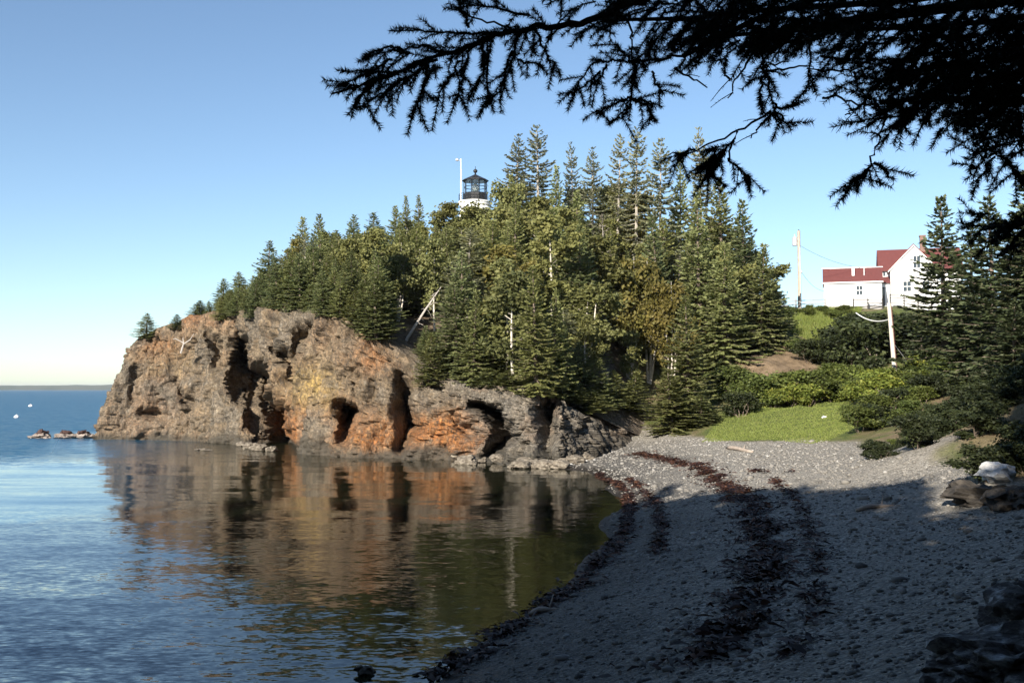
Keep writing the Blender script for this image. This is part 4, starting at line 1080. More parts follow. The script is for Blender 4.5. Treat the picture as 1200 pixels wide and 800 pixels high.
rows(9, 895, 990, 82, 84, 1.2, 1.9, 'goldenrod', 'yellow flowering goldenrod clump in front of the bushes behind the lawn', 'goldenrod clumps', 22)
rows(20, 1000, 1150, 66, 80, 1.4, 2.3, ['shrub', 'shrub', 'goldenrod'], 'green bush on the sunlit slope around the leaning pole', 'bushes around the leaning pole', 23)
rows(12, 990, 1110, 58, 66, 1.1, 1.7, ['shrub', 'dark_shrub'], 'bush at the edge of lawn and beach below the leaning pole', 'bushes at the edge of the beach', 24)
rows(11, 930, 1005, 94, 98, 2.2, 3.6, ['dark_shrub', 'shrub'], 'bush below the grassy crest left of the leaning pole', 'bushes below the crest', 25, cap=394)
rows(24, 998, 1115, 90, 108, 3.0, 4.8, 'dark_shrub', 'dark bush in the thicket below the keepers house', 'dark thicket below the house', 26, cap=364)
rows(9, 925, 1000, 107, 110, .6, 1.1, 'shrub', 'low tuft of weeds on the grassy crest below the fence', 'weeds on the crest', 27)
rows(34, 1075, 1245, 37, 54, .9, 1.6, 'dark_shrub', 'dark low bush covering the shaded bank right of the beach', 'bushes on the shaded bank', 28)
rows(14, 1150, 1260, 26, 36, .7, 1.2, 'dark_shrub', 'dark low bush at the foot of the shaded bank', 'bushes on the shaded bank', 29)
shrub(868, 480, 80, 2.0, 1.7, 'dark_shrub', 'dark round bush at the left end of the lawn bushes')
rows(20, 1020, 1115, 38, 52, .4, .75, ['dark_shrub', 'dark_shrub', 'shrub'], 'knee-high dark bush on the slope between beach and leaning pole', 'low bushes above the beach', 41)
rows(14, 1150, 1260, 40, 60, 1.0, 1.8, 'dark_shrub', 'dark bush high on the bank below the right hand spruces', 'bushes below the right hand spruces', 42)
random.seed(8)
# spruces on the right
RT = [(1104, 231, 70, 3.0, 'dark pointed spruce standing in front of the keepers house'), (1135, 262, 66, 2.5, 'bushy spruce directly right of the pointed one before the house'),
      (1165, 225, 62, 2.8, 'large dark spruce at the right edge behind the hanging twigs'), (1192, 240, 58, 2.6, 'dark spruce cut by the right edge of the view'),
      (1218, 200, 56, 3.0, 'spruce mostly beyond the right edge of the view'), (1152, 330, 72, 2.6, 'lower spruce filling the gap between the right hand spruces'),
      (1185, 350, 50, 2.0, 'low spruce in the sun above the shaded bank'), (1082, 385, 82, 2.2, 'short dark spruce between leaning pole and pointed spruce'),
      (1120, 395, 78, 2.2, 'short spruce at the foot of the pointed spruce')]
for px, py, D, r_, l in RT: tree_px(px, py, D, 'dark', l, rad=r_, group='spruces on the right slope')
# grass as blades
def grass_patch(name, polypx, D0, D1, n, hmin, hmax, seed, label):
    rg = np.random.default_rng(seed); V = []; C = []
    x = rg.uniform(5, 45, n * 12); y = rg.uniform(D0, D1, n * 12); z = gz(x, y)
    a, b = proj(np.stack([x, y, z], 1)); k = np.nonzero(in_poly(a, b, polypx))[0][:n]
    x, y, z = x[k], y[k], z[k]; m = len(k); h = rg.uniform(hmin, hmax, m) * (0.6 + 0.8 * rg.random(m)); q = rg.uniform(0, 6.28, m); w = rg.uniform(.018, .04, m)
    lx, ly = rg.normal(0, .35, m) * h, rg.normal(0, .35, m) * h
    P0 = np.stack([x - np.cos(q) * w, y - np.sin(q) * w, z - .02], 1); P1 = np.stack([x + np.cos(q) * w, y + np.sin(q) * w, z - .02], 1); P2 = np.stack([x + lx, y + ly, z + h], 1)
    V = np.stack([P0, P1, P2], 1).reshape(-1, 3); c = np.repeat(np.clip(rg.normal(.5, .25, m), 0, 1), 3)
    o = obj(name, np_mesh(name, V, np.arange(3 * m).reshape(-1, 3), {'var': c}), M['grass']); tag(o, label, 'grass', kind='stuff')
grass_patch('grass', [(822, 518), (836, 500), (852, 488), (900, 474), (1000, 470), (1004, 500), (962, 521), (900, 515)], 58, 86, 40000, .03, .075, 1, 'bright mown grass of the small lawn behind the beach')
grass_patch('grass', [(905, 352), (975, 352), (1010, 362), (1000, 385), (950, 400), (918, 385)], 98, 114, 14000, .15, .5, 2, 'rough grass on the sunny crest below the fence')

# ------------------------------------------------------------------ rocks, wrack, driftwood
def rock_mesh(seed, sub=3, rough=.35, flatz=.7):
    import bmesh
    bm = bmesh.new(); bmesh.ops.create_icosphere(bm, subdivisions=sub, radius=1.0); o = Vector((seed * 3.7, seed * 1.3, 0))
    for v in bm.verts:
        n = v.co.normalized(); d, pts = mn.voronoi(n * 1.5 + o); c = mn.cell_vector(pts[0] * 37.7)
        v.co = n * (1 + rough * (c.x - .5) + rough * .8 * (n * 1.5 + o - pts[0]).dot(c - Vector((.5, .5, .5))) + .22 * rough * mn.fractal(n * 3 + o, 1, 2, 4)); v.co.z *= flatz
    me = bpy.data.meshes.new('rock'); bm.to_mesh(me); bm.free(); return me
random.seed(9)
RKB = [rock_mesh(i + 21, 3, .4, .75) for i in range(5)]
RK = [rock_mesh(i + 1, 4, .75 if i < 5 else .9) for i in range(5)]
def rock(px, py, D, sx, sy, sz, mat, label, cat='rock', group=None, name='rock', k=0, sink=.3, z=None):
    if D is None: P = hit(px, py)
    else: P = at(px, py, D)
    zz = topz(P[0], P[1]) if z is None else z
    o = bpy.data.objects.new(name, (RKB if name == 'boulder' or mat == 'pale_rock' else RK)[k % 5]); o.location = (P[0], P[1], zz + sz * (.55 - sink)); o.scale = (sx, sy, sz); o.rotation_euler = (0, 0, random.uniform(0, 6))
    if not o.data.materials: o.data.materials.append(M['boulder'])
    o.material_slots[0].link = 'OBJECT'; o.material_slots[0].material = M[mat]; link(o); tag(o, label, cat, group); return o
for px, w, l in [(50, 1.05, 'leftmost low tidal rock with red weed off the headland tip'), (77, 1.0, 'middle low tidal rock off the headland tip'), (97, .85, 'low tidal rock with red weed closest to the headland tip')]:
    D = at_z(px, 513, 0)[1]
    o = rock(px, 513, D, w, .8, .55, 'tide_rock', l, 'rock', 'tidal rocks off the headland', 'tidal_rock', int(px) % 5, .25, z=0)
    w_ = rock(px, 513, D, w * .42, .5, .42, 'weed_top', None, None, None, 'weed_cap', int(px + 2) % 5, .0, z=.30)
    w_.parent = o; w_.matrix_parent_inverse = o.matrix_basis.inverted()
rock(237, 527, at_z(237, 527, 0)[1], 1.0, .5, .12, 'boulder', 'flat pale rock awash near the foot of the left cliff', z=0, k=2)
rock(428, 789, at_z(428, 789, 0)[1], .16, .13, .14, 'boulder', 'small round rock breaking the water at the bottom of the view', z=0, k=1)
r2 = random.Random(77)
for i in range(34):
    px = r2.uniform(535, 700); py = np.interp(px, [535, 560, 610, 650, 700], [541, 542.5, 547, 549, 538]) + r2.uniform(-5, 1)
    D = at_z(px, py, .1)[1]; s_ = r2.uniform(.22, .65)
    rock(px, py, D, s_ * 1.2, s_, s_ * .8, 'boulder', 'tan boulder in the rubble along the foot of the grey cliff', 'rock', 'boulders at the foot of the grey cliff', 'boulder', i, .1, z=max(0.0, float(gz(at(px, py, D)[0], D))))
for i, (px, py, s_) in enumerate([(283, 523, .5), (292, 526, .6), (303, 528, .7), (318, 529, .5)]):
    D = at_z(px, py, 0)[1] + .5; rock(px, py, D, s_, s_, s_ * .7, 'boulder', 'tan boulder lying in the mouth of the big dark cleft', 'rock', 'boulders in the big cleft', 'boulder', i, .1, z=0)
rock(1168, 552, float(hit(1168, 590)[1]) - .2, .52, .4, .36, 'pale_rock', 'white boulder on top of the dark rock at the right of the beach', k=3, sink=.55, z=float(at(1168, 553, float(hit(1168, 590)[1]) - .2)[2]))
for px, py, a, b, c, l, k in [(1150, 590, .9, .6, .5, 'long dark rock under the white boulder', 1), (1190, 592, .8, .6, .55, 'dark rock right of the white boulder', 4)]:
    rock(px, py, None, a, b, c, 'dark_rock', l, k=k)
rock(1195, 790, None, .75, .55, .42, 'ledge', 'streaked grey ledge rock in the lower right corner', k=2, sink=.35)
rock(1150, 800, None, .42, .36, .28, 'ledge', 'smaller streaked rock left of the corner ledge rock', k=0, sink=.2)
rock(1235, 735, None, .6, .5, .45, 'ledge', 'streaked grey rock above the corner ledge rock', k=3, sink=.2)
for px, py, D, l in [(1091, 449, 64, 'white stone lying on the shrubs right of the leaning pole'), (1013, 469, 72, 'small white stone left of the leaning pole foot'), (966, 488, 72, 'tiny white stone on the lawn edge')]:
    rock(px, py, D, .17, .13, .16, 'pale_rock', l, k=2, z=at(px, py, D)[2] - .1)
for px, py, l in [(735, 412, 'pale sunlit stone below the wooden post'), (727, 376, 'pale stone beside the wooden post')]:
    rock(px, py, None, .6, .5, .5, 'boulder', l, k=1)

def log(px0, py0, px1, py1, rad, label, name='driftwood_log'):
    a, b = hit(px0, py0), hit(px1, py1); A, B = Vector(a), Vector(b); m = MB(); ln = (B - A)
    pts = [ln * t + Vector((0, 0, rad * .7 + .05 * math.sin(t * 5))) for t in np.linspace(0, 1, 7)]
    m.tube(pts, [rad * q for q in (.7, 1, 1, .95, .9, .8, .5)], 8)
    mid = pts[4]; m.tube([mid, mid + Vector((.1, .15, .3))], [rad * .4, rad * .2], 5)
    o = m.build(name, M['driftwood'], None, True); o.location = A; tag(o, label, 'driftwood')
log(852, 526, 882, 530, .12, 'dark driftwood log lying across the sunny upper beach')
log(620, 722, 655, 713, .06, 'pale driftwood stick lying at the water edge in the shade')
log(1003, 600, 1048, 592, .07, 'long dark driftwood stick on the shaded beach')

def wrack(name, path, n, seed, label):
    """path rows: px, py, half width in px"""
    rg = np.random.default_rng(seed); P = np.array([hit(a, b) for a, b, _ in path]); W = np.array([abs(hit(a + w, b)[0] - hit(a - w, b)[0]) / 2 for a, b, w in path])
    seg = np.linalg.norm(np.diff(P[:, :2], axis=0), axis=1); cs = np.concatenate([[0], np.cumsum(seg)])
    s = rg.uniform(0, cs[-1], n * 3)
    dn = np.array([mn.noise(Vector((q * .9, seed, 0))) for q in s]); s = s[rg.random(n * 3) < (.3 + 1.3 * dn)][:n]; n = len(s)
    c = np.stack([np.interp(s, cs, P[:, k]) for k in range(2)], 1); w = np.interp(s, cs, W)
    tg = np.gradient(P[:, :2], axis=0); tx = np.interp(s, cs, tg[:, 0]); ty = np.interp(s, cs, tg[:, 1]); l = np.hypot(tx, ty) + 1e-6
    wob = np.array([mn.noise(Vector((q * .6, seed + 9, 0))) for q in s])
    o = rg.normal(0, .5, n) * w * np.where(rg.random(n) < .25, 2.6, 1.0) + wob * w * 1.2
    c[:, 0] += -ty / l * o; c[:, 1] += tx / l * o + rg.normal(0, .12, n)
    # kinked strands a few centimetres wide, heaped
    q = rg.uniform(0, 6.28, n); L = rg.uniform(.08, .38, n); wd = rg.uniform(.012, .05, n); z = gz(c[:, 0], c[:, 1]) + rg.random(n) ** 2 * .09 + .01
    mid = np.stack([c[:, 0] + np.cos(q) * L * .5, c[:, 1] + np.sin(q) * L * .5, z + rg.uniform(.0, .07, n)], 1); q2 = q + rg.normal(0, .8, n)
    end = mid + np.stack([np.cos(q2) * L * .5, np.sin(q2) * L * .5, -rg.uniform(0, .06, n)], 1); st = np.stack([c[:, 0], c[:, 1], z], 1)
    sd = np.stack([-np.sin(q) * wd, np.cos(q) * wd, rg.normal(0, .015, n)], 1)
    V = np.stack([st - sd * .5, st + sd * .5, mid + sd, mid - sd, end + sd * .3, end - sd * .3], 1).reshape(-1, 3); b = np.arange(n)[:, None] * 6
    Fc = np.concatenate([b + np.array([[0, 3, 2, 1]]), b + np.array([[3, 5, 4, 2]])])
    me = obj(name, np_mesh(name, V, Fc, {'var': np.repeat(np.clip(rg.normal(.45, .3, n), 0, 1), 6)}), M['weed']); tag(me, label, 'seaweed', kind='stuff')
wrack('seaweed', [(748, 531, 8), (775, 537, 8), (800, 543, 10), (832, 556, 12), (852, 570, 15), (868, 582, 17), (880, 598, 20), (892, 620, 22), (896, 645, 25), (895, 680, 28), (880, 712, 32), (850, 750, 40), (800, 790, 60)], 9000, 1, 'main dark line of heaped brown seaweed curving along the beach')
wrack('seaweed', [(905, 561, 5), (925, 578, 7), (938, 596, 9), (948, 620, 10), (957, 650, 12), (960, 690, 14), (955, 720, 16), (940, 745, 22), (925, 775, 30)], 800, 2, 'second thinner line of brown seaweed higher on the beach')
wrack('seaweed', [(735, 562, 4), (750, 572, 5), (762, 583, 6), (772, 600, 6), (775, 625, 6), (770, 650, 8)], 1100, 3, 'broken line of seaweed bits close to the water')
wrack('seaweed', [(700, 556, 2), (722, 566, 3), (736, 582, 4), (739, 600, 5), (733, 622, 6), (718, 645, 9), (700, 664, 12), (668, 692, 14), (625, 722, 16), (565, 760, 20), (515, 795, 26)], 5200, 4, 'dark fringe of wet seaweed right along the water edge')
wrack('seaweed', [(880, 552, 6), (900, 556, 6), (930, 553, 6)], 120, 5, 'few scattered seaweed scraps on the sunny beach')

def beach_stones():
    rg = np.random.default_rng(4); import bmesh
    bm = bmesh.new(); bmesh.ops.create_icosphere(bm, subdivisions=1, radius=1.0); v0 = np.array([v.co[:] for v in bm.verts]); f0 = np.array([[v.index for v in f.verts] for f in bm.faces]); bm.free()
    n = 15000; D = 9 + 75 * rg.random(n * 3) ** 1.6; x = rg.uniform(-6, 22, n * 3); z = gz(x, D); a, b = proj(np.stack([x, D, z], 1))
    ed = np.interp(D, [0, 6, 12, 20, 27, 35, 42, 50, 56, 62, 66, 72, 78, 84], [0.5, 4.5, 7.5, 11.0, 13.2, 15.6, 17.4, 19.0, 18.3, 17, 14.5, 14.0, 12.4, 10.5])
    k = np.nonzero((z > .03) & (z < 2.4) & (a > 380) & (a < 1230) & (x < ed))[0][:n]; n = len(k)
    x, y, z = x[k], D[k], z[k]; s = rg.lognormal(-4.0, .5, n) * (1 + y / 60); s = np.clip(s, .012, .16)
    sc = np.stack([s * rg.uniform(.8, 1.5, n), s * rg.uniform(.8, 1.3, n), s * rg.uniform(.45, .8, n)], 1); q = rg.uniform(0, 6.28, n)
    V = v0[None] * (1 + rg.normal(0, .12, (n, len(v0), 1))) * sc[:, None]
    c, s_ = np.cos(q)[:, None], np.sin(q)[:, None]; V = np.stack([V[..., 0] * c - V[..., 1] * s_ + x[:, None], V[..., 0] * s_ + V[..., 1] * c + y[:, None], V[..., 2] + (z + sc[:, 2] * .35)[:, None]], -1)
    Fc = (f0[None] + (np.arange(n) * len(v0))[:, None, None]).reshape(-1, 3)
    o = obj('pebbles', np_mesh('pebbles', V.reshape(-1, 3), Fc, {'var': np.repeat(np.clip(rg.normal(.5, .25, n), 0, 1), len(v0))}, True), M['stones']); tag(o, 'loose grey pebbles and stones strewn over the shingle beach', 'pebbles', kind='stuff')
beach_stones()

# buoys
for px, py, s_, l in [(19.5, 489, .34, 'larger white mooring buoy floating nearer the rocks'), (36, 476, .28, 'smaller white mooring buoy floating farther out')]:
    P_ = at_z(px, py, 0); e = empty('mooring_buoy', (P_[0], P_[1], 0)); tag(e, l, 'buoy', 'mooring buoys'); s2 = s_ * max(1, P_[1] / 130)
    m = MB(); m.lathe([(.1 * s2, -.5 * s2), (.7 * s2, -.35 * s2), (s2, .1 * s2), (.8 * s2, .6 * s2), (.25 * s2, .9 * s2), (.12 * s2, .95 * s2)], 16); m.build('float', M['buoy'], e, True)
    m = MB(); m.tube([(0, 0, .9 * s2), (0, 0, 1.4 * s2)], .07 * s2, 6); m.build('ring_post', M['metal'], e)

# far shore across the bay
def far_shore(D, x0, x1, hmax, seed, name, label, mat):
    n = 160; xx = np.linspace(x0, x1, n); V = []; 
    for i, x in enumerate(xx):
        e_ = min(1, (i / 8.0), (n - 1 - i) / 8.0); h = hmax * (.62 + .45 * mn.fractal(Vector((x * .0007, seed, 0)), 1, 2, 4) + .09 * mn.noise(Vector((x * .01, seed, 3)))) * e_ - 1
        for k, (dy, f) in enumerate(((0, -.1), (20, .12), (150, .75), (500, 1.0), (1100, .9), (1500, -.1))): V.append((x, D + dy, max(-2, h * f)))
    id_ = np.arange(n * 6).reshape(n, 6); Fc = np.stack([id_[:-1, :-1], id_[1:, :-1], id_[1:, 1:], id_[:-1, 1:]], -1).reshape(-1, 4)
    o = obj(name, np_mesh(name, V, Fc, None, True), mat); tag(o, kind='structure')
far_shore(6200, -5200, -1500, 54, 2.0, 'far_hills', '', M['far'])

# ------------------------------------------------------------------ shade trees round the camera (out of view) and the overhanging spruce
SHADE = [(-11, 8.3, 18.5), (-14.5, 11, 18.5), (-18.5, 12.5, 18.5), (-23, 12.0, 18), (-28, 11, 18), (-13, 3.5, 18), (-17, 6.5, 18), (-23, 6, 18.5), (-8.6, 4.3, 15.5), (-7.5, 0.3, 16.5), (-4.6, -1.6, 17), (-2.2, -4.0, 17.5), (1.0, -4.2, 18), (-1.5, -7.5, 19),
         (-12.5, -2.5, 18), (4.0, -3.6, 19.5), (-4, -10, 18), (6.8, -1.8, 19.5), (9.5, -2, 19), (8.6, 1.6, 19), (10.4, 5.0, 19), (12.0, 8.0, 18.5), (14.5, 11.0, 18), (17.5, 15, 15), (21, 20, 12), (15, 4, 18), (19, 9, 16), (24, 25, 10), (22, 15, 14), (27, 20, 12), (0, -12, 17), (8, -7, 17), (-18, 0, 18), (29, 27, 10)]
rs = random.Random(31)
for gx in np.arange(-30, 13, 3.4):
    for gy in np.arange(-16, 12, 3.4):
        x, y = gx + rs.uniform(-1, 1), gy + rs.uniform(-1, 1)
        lim = np.interp(x, [-30, -22, -14, -11, -8, -5, 0, 6, 12], [12, 12, 11, 7, 2, -3, -5, -4, -1])
        if y > lim or any((x - a) ** 2 + (y - b) ** 2 < 2.4 ** 2 for a, b, _ in SHADE): continue
        SHADE.append((x, y, rs.uniform(14.5, 17.5)))
for i, (x, y, h) in enumerate(SHADE):
    side = 'left' if x < 0 else 'right'
    plant('spruce_tree', SPR[i % 5], (x, y), h, 4.7 if h > 12 else 3.6, (M['bark'], M['spruce']), 'tall spruce of the shore wood standing outside the view to the ' + side, 'tree', 'spruces around the viewpoint', 12, 2.3)

SKYBLOCK = [broadleaf_mesh(300 + i, 17, 6.5, 1, .42, 330, 34, .55) for i in range(2)]  # unseen canopy trees, added to block sky light over the near beach
for i, (x, y, h) in enumerate([(8.8, 8.5, 17), (11.5, 13.5, 17), (7.0, 3.0, 17.5), (-10.5, 3.6, 15), (-13.5, 10.5, 17), (-5.5, 0.5, 15.5), (3.0, -2.5, 16), (15, 18, 15)]):
    plant('birch_tree', SKYBLOCK[i % 2], (x, y), h, 6.6 if i != 7 else 5.0, (M['bark'], M['birch']), 'added unseen canopy tree blocking sky light above the beach', 'tree', 'added sky-blocking trees around the viewpoint', 17, 6.5)

def near_tree():
    tx, ty = 3.9, 3.2; z0 = float(gz(tx, ty))
    e = empty('overhanging_spruce', (tx, ty, z0)); tag(e, 'dark near spruce whose needled branches hang across the top of the view', 'tree')
    org = Vector((tx, ty, z0)); rng = random.Random(17)
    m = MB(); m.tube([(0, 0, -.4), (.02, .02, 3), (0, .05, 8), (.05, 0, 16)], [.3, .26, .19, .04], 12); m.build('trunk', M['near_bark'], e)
    # its crown high above the view
    t_, c_ = spruce_mesh(91, 16, 4.6, 5.6, 1.0, .05, .8, .42)
    o = obj('crown', c_, M['spruce'], e); o.location = (0, 0, 0.3)
    def pt(px, py, D): return Vector(at(px, py, D)) - org
    Nd = []; Nc = []
    def needles(P, dens=1600, ln=.022):
        for a, b in zip(P[:-1], P[1:]):
            d = b - a; L = d.length
            if L < 1e-5: continue
            d = d / L; u = d.cross(Vector((.3, .1, 1))).normalized(); v = d.cross(u); cb = rng.random() * .5
            for i in range(int(L * dens) + 1):
                q = rng.uniform(0, 6.28); rd = u * math.cos(q) + v * math.sin(q); p = a + d * (L * rng.random()); nd = (rd + d * rng.uniform(.35, 1.0)).normalized()
                l = ln * rng.uniform(.65, 1.15); w = nd.cross(rv(rng)).normalized() * .0013
                Nd.extend((p - w, p + w, p + nd * l)); Nc.extend([cb + rng.random() * .5] * 3)
    def finish(wood, name='branch', cat=None):
        nonlocal Nd, Nc
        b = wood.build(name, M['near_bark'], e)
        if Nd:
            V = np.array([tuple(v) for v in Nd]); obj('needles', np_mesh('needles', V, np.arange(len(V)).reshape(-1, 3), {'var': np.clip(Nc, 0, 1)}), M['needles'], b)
        Nd = []; Nc = []
    def spline(pts, n=10):
        P = np.array([tuple(p) for p in pts]); d = np.concatenate([[0], np.cumsum(np.linalg.norm(np.diff(P, axis=0), axis=1))]); s = np.linspace(0, d[-1], n)
        Q = np.stack([np.interp(s, d, P[:, k]) for k in range(3)], 1)
        if n > 4: Q[1:-1] = (Q[:-2] + 2 * Q[1:-1] + Q[2:]) / 4
        Q[1:-1] += np.random.default_rng(int(s[-1] * 1e5) % 9999).normal(0, .004, (n - 2, 3)); return [Vector(q) for q in Q]
    def twig(wood, pxs, D0, D1, r0=.006, r1=.0025, bare=0.0, side=True, dens=1600, ln=.022):
        n = len(pxs); P = spline([pt(a, b, D0 + (D1 - D0) * i / max(1, n - 1)) for i, (a, b) in enumerate(pxs)], max(6, n * 4))
        wood.tube(P, list(np.linspace(r0, r1, len(P))), 5)
        k = int(len(P) * bare); needles(P[k:], dens, ln)
        if side:
            tot = sum((b - a).length for a, b in zip(P[:-1], P[1:]))
            for i in range(max(1, int(tot / .026 * side))):
                j = rng.randrange(max(1, k), len(P)) - 1; p = P[j]; tg = (P[j + 1] - P[j]).normalized()
                d = (tg * .8 + rv(rng) * .75 + Vector((0, 0, -.25))).normalized(); l = rng.uniform(.04, .115)
                Q = [p, p + d * l * .5, p + d * l + Vector((0, 0, -.006))]; wood.tube(Q, [.002, .0018, .001], 3, False); needles(Q, dens, ln)
        return P
    # limb 1: the long branch reaching far left
    D = 3.3; w = MB()
    w.tube(spline([Vector((0, 0, 4.6)), pt(1330, -130, 3.2), pt(1050, -80, 3.3), pt(880, -40, 3.35), pt(740, 2, D)], 14), list(np.linspace(.035, .014, 14)), 7)
    twig(w, [(760, -6), (740, 2), (700, 20), (655, 30), (610, 35), (560, 50), (510, 66), (465, 86), (425, 100), (388, 110)], D, D - .1, .013, .003, .25)
    for t in ([(590, 42), (524, 39), (506, 37), (456, 36)], [(528, 61), (488, 54), (438, 64)], [(513, 70), (460, 85), (402, 83)], [(510, 78), (495, 105), (481, 138)], [(477, 90), (450, 108), (417, 127)],
              [(553, 54), (538, 104), (531, 122)], [(565, 50), (570, 85), (571, 126)], [(610, 34), (596, 82), (585, 120)], [(624, 30), (642, 65), (657, 91)], [(606, 70), (635, 79)], [(540, 72), (520, 100), (512, 118)],
              [(500, 80), (470, 95), (440, 120)], [(621, 18), (571, 7), (528, 8)], [(549, 32), (535, -3)], [(460, 70), (430, 88), (395, 100)], [(575, 60), (560, 95), (548, 118)], [(440, 96), (420, 112), (418, 126)],
              [(480, 62), (455, 52), (432, 66)], [(600, 60), (590, 95), (574, 122)]):
        twig(w, t, D + rng.uniform(-.05, .1), D + rng.uniform(-.2, .15), .005, .002, .05, 0.75)
    for t in ([(650, 30), (690, 28), (720, 40)], [(640, 45), (670, 10)], [(600, 33), (550, 18), (520, 10)]): twig(w, t, D, D, .004, .002, .6, .2)
    finish(w)
    # limb 2: cluster hanging below centre
    D = 3.6; w = MB()
    w.tube(spline([Vector((0, 0, 4.5)), pt(1300, -60, 3.4), pt(1050, -30, 3.5), pt(900, 10, 3.6), pt(800, 66, D)], 14), list(np.linspace(.03, .009, 14)), 7)
    for t in ([(800, 66), (770, 70), (746, 72), (715, 70), (693, 74), (676, 100), (668, 122)], [(736, 16), (740, 50), (743, 75)], [(739, 72), (728, 60), (721, 52)], [(703, 84), (690, 95), (671, 111)],
              [(746, 78), (742, 100), (735, 125), (714, 147)], [(764, 84), (770, 100), (779, 112)], [(735, 116), (718, 122), (700, 134)], [(744, 116), (758, 128), (769, 144)], [(735, 114), (755, 118), (776, 126)],
              [(760, 70), (757, 58)], [(710, 76), (700, 100)], [(740, 122), (728, 138), (712, 144)], [(800, 66), (815, 50), (830, 30)]):
        twig(w, t, D, D + rng.uniform(-.15, .15), .005, .002, .1 if t[0][0] != 736 else .7, .7)
    finish(w)
    # limb 3: hanging centre-right twigs, bare ends
    D = 3.4; w = MB()
    w.tube(spline([Vector((0, 0, 4.4)), pt(1300, -20, 3.2), pt(1080, 10, 3.3), pt(960, 25, 3.4), pt(885, 45, D)], 14), list(np.linspace(.03, .009, 14)), 7)
    for t in ([(880, 20), (890, 60), (899, 87), (903, 115), (913, 150)], [(895, 85), (890, 105), (898, 135)], [(905, 120), (918, 140), (934, 148)], [(903, 130), (900, 148)], [(951, 30), (950, 60), (944, 110)], [(908, 125), (925, 128), (937, 122)]): twig(w, t, D, D, .005, .002, .1, .6)
    for t in ([(903, 130), (864, 154), (815, 175), (783, 182)], [(864, 154), (853, 185), (878, 212)], [(899, 138), (880, 162)], [(885, 60), (864, 91), (853, 115)], [(790, 80), (829, 103)], [(895, 84), (940, 78), (960, 82)], [(890, 78), (925, 72)],
              [(962, 66), (1018, 70), (1030, 60)], [(958, 82), (1000, 84), (1018, 70)], [(964, 115), (986, 114), (1007, 124), (1042, 120)], [(1007, 124), (990, 135)], [(1000, 84), (1003, 105), (1022, 118)], [(855, 95), (845, 80)]):
        twig(w, t, D, D, .0045, .0022, .0, .12, 60, .010)
    for t in ([(860, 165), (840, 182), (822, 196)], [(850, 180), (835, 200), (825, 212)], [(845, 186), (828, 190), (815, 205)], [(815, 175), (800, 178), (788, 190)], [(853, 185), (868, 200), (880, 212)], [(840, 172), (832, 195), (838, 210)]): twig(w, t, D, D, .004, .002, .0, 1.3)
    finish(w)
    # limb 4: twigs hanging on the right
    D = 3.1; w = MB()
    w.tube(spline([Vector((0, 0, 4.0)), pt(1330, 60, 3.0), pt(1180, 90, 3.05), pt(1090, 100, D), pt(1042, 122, D)], 12), list(np.linspace(.03, .008, 12)), 7)
    twig(w, [(1045, 118), (1035, 150), (1026, 172), (1021, 196), (1008, 210), (990, 225)], D, D, .005, .0022, .62, .5)
    for t in ([(1024, 190), (1035, 198), (1047, 211)], [(1018, 196), (1005, 218)], [(1015, 205), (998, 212)], [(1137, 136), (1150, 160), (1160, 178), (1178, 186), (1200, 210)], [(1165, 180), (1148, 192), (1130, 211)], [(1166, 184), (1150, 205), (1137, 226)], [(1178, 186), (1188, 200), (1197, 220)], [(1155, 170), (1142, 182), (1130, 186)],
              [(1200, 175), (1185, 182), (1172, 186)], [(1105, 150), (1098, 160)], [(1195, 150), (1188, 165)]): twig(w, t, D, D, .004, .002, .1, .6)
    finish(w)
    # limbs 5-8: the dense mass, many hanging sprays
    def mass(polypx, n, D0, D1, start, seed, lmin=.07, lmax=.22):
        r = random.Random(seed); w = MB(); xs_ = [p[0] for p in polypx]; ys_ = [p[1] for p in polypx]; nodes = []
        cx, cy = sum(xs_) / len(xs_), sum(ys_) / len(ys_)
        main = spline([Vector((0, 0, start)), pt(1360, cy - 60, (D0 + D1) / 2), pt(max(xs_), cy - 10, (D0 + D1) / 2), pt(cx, cy, (D0 + D1) / 2), pt(min(xs_) + 25, cy + 5, (D0 + D1) / 2)], 16)
        w.tube(main, list(np.linspace(.032, .006, 16)), 6)
        k = 0
        while k < n:
            px, py = r.uniform(min(xs_), max(xs_)), r.uniform(min(ys_), max(ys_))
            if not in_poly(np.array(px), np.array(py), polypx): continue
            k += 1; Dd = r.uniform(D0, D1); a = pt(px, py, Dd); l = r.uniform(lmin, lmax)
            d = (Vector((-.6, r.uniform(-.6, .6), r.uniform(-.9, .25)))).normalized()
            P = [a, a + d * l * .5, a + d * l + Vector((0, 0, -.012))]; w.tube(P, [.004, .003, .0015], 3, False); needles(P, 1300, .022)
            for s_ in range(3):
                p = P[0].lerp(P[2], r.uniform(.2, .9)); dd = (d + rv(rng) * .8).normalized(); Q = [p, p + dd * r.uniform(.04, .09)]; w.tube(Q, [.002, .001], 3, False); needles(Q, 1300, .022)
        finish(w)
    mass([(690, -30), (1010, -30), (1010, 40), (930, 42), (880, 50), (840, 30), (790, 34), (760, 22), (700, 10)], 130, 3.2, 4.0, 4.7, 51)
    mass([(820, 10), (960, 10), (950, 48), (905, 60), (860, 58), (830, 44)], 46, 3.3, 3.8, 4.6, 52)
    mass([(990, -30), (1230, -30), (1230, 70), (1130, 72), (1060, 60), (1000, 40)], 110, 2.9, 3.7, 4.4, 53)
    mass([(1040, 60), (1230, 60), (1230, 150), (1150, 132), (1090, 132), (1062, 155), (1048, 120)], 95, 2.9, 3.5, 4.1, 54)
    mass([(1165, 0), (1240, 0), (1240, 165), (1185, 150)], 44, 2.8, 3.3, 4.2, 55)
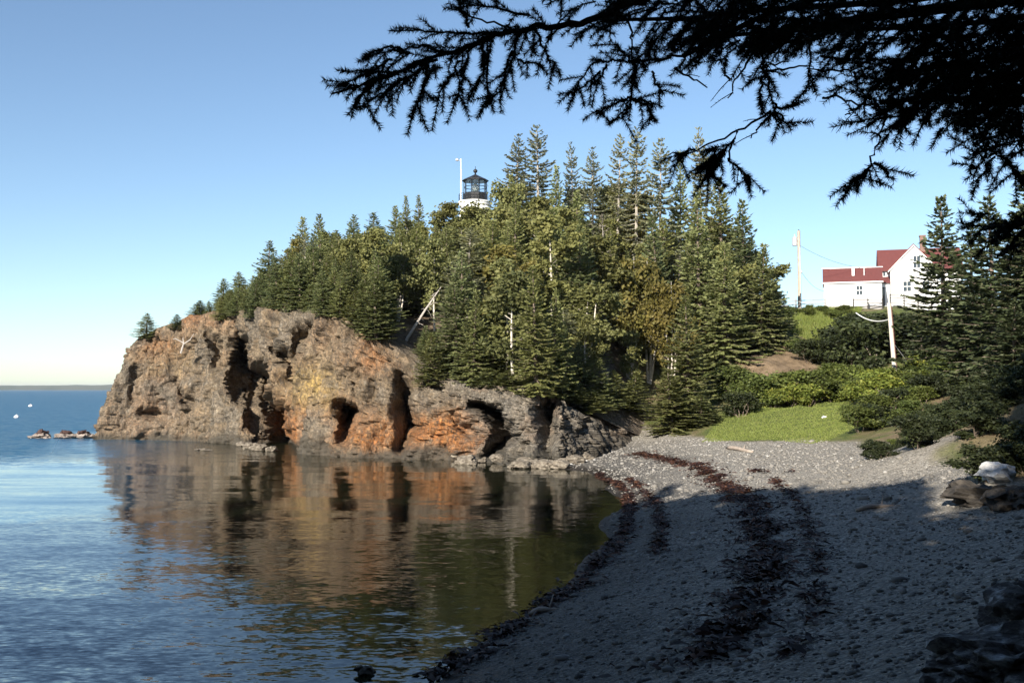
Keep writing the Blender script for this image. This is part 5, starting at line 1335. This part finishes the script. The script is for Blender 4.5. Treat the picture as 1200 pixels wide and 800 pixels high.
    mass([(1150, 250), (1230, 240), (1230, 285), (1190, 285), (1150, 265)], 18, 3.3, 3.8, 3.4, 56, .05, .14)
near_tree()

# ------------------------------------------------------------------ sea haze
hz_ = MB(); hz_.box(-9200, 9200, -2200, 14200, -7.5, 62)
hm = bpy.data.materials.new('sea_haze'); hm.use_nodes = True; hn = hm.node_tree; hn.nodes.remove(hn.nodes['Principled BSDF'])
pv = hn.nodes.new('ShaderNodeVolumePrincipled'); pv.inputs['Color'].default_value = (.9, .94, 1, 1); pv.inputs['Density'].default_value = 6.5e-5; pv.inputs['Anisotropy'].default_value = 0.2
hn.links.new(pv.outputs[0], hn.nodes['Material Output'].inputs['Volume'])
ho = hz_.build('haze', hm); tag(ho, kind='stuff')
# ------------------------------------------------------------------ camera, light, sky
cam = bpy.data.cameras.new('Camera'); co = link(bpy.data.objects.new('Camera', cam)); co.location = (0, 0, CAMZ); co.rotation_euler = (R(90) + PITCH, 0, 0)
cam.sensor_width = 36; cam.lens = 36.0 * F / 1200; cam.clip_start = .05; cam.clip_end = 40000; SC.camera = co
sun = bpy.data.lights.new('Sun', 'SUN'); sun.energy = 5.0; sun.angle = R(.53); sun.color = (1.0, .92, .80)
so = link(bpy.data.objects.new('Sun', sun)); so.location = (-20, -40, 40)
so.rotation_euler = Vector((math.sin(SUN_A) * math.cos(SUN_E), math.cos(SUN_A) * math.cos(SUN_E), -math.sin(SUN_E))).to_track_quat('-Z', 'Y').to_euler()
W = bpy.data.worlds.new('World'); SC.world = W; W.use_nodes = True; nt = W.node_tree
sk = nt.nodes.new('ShaderNodeTexSky'); sk.sky_type = 'NISHITA'; sk.sun_disc = False; sk.sun_elevation = SUN_E; sk.sun_rotation = R(180) + SUN_A
sk.air_density = 0.8; sk.dust_density = 0.3; sk.ozone_density = 1.3; sk.altitude = 0
wb = nt.nodes.new('ShaderNodeMix'); wb.data_type = 'RGBA'; wb.blend_type = 'MULTIPLY'; wb.inputs[0].default_value = 1.0; wb.inputs[7].default_value = (0.97, 1.03, 1.04, 1)
nt.links.new(sk.outputs[0], wb.inputs[6]); nt.links.new(wb.outputs[2], nt.nodes['Background'].inputs[0]); nt.nodes['Background'].inputs[1].default_value = 0.079
SC.view_settings.view_transform = 'Standard'; SC.view_settings.look = 'None'; SC.view_settings.exposure = 1.08; SC.view_settings.gamma = 1.0
SC.cycles.use_denoising = True; SC.cycles.max_bounces = 6; SC.cycles.diffuse_bounces = 2; SC.cycles.glossy_bounces = 3; SC.cycles.transparent_max_bounces = 6
SC.cycles.use_adaptive_sampling = True; SC.cycles.adaptive_threshold = 0.02
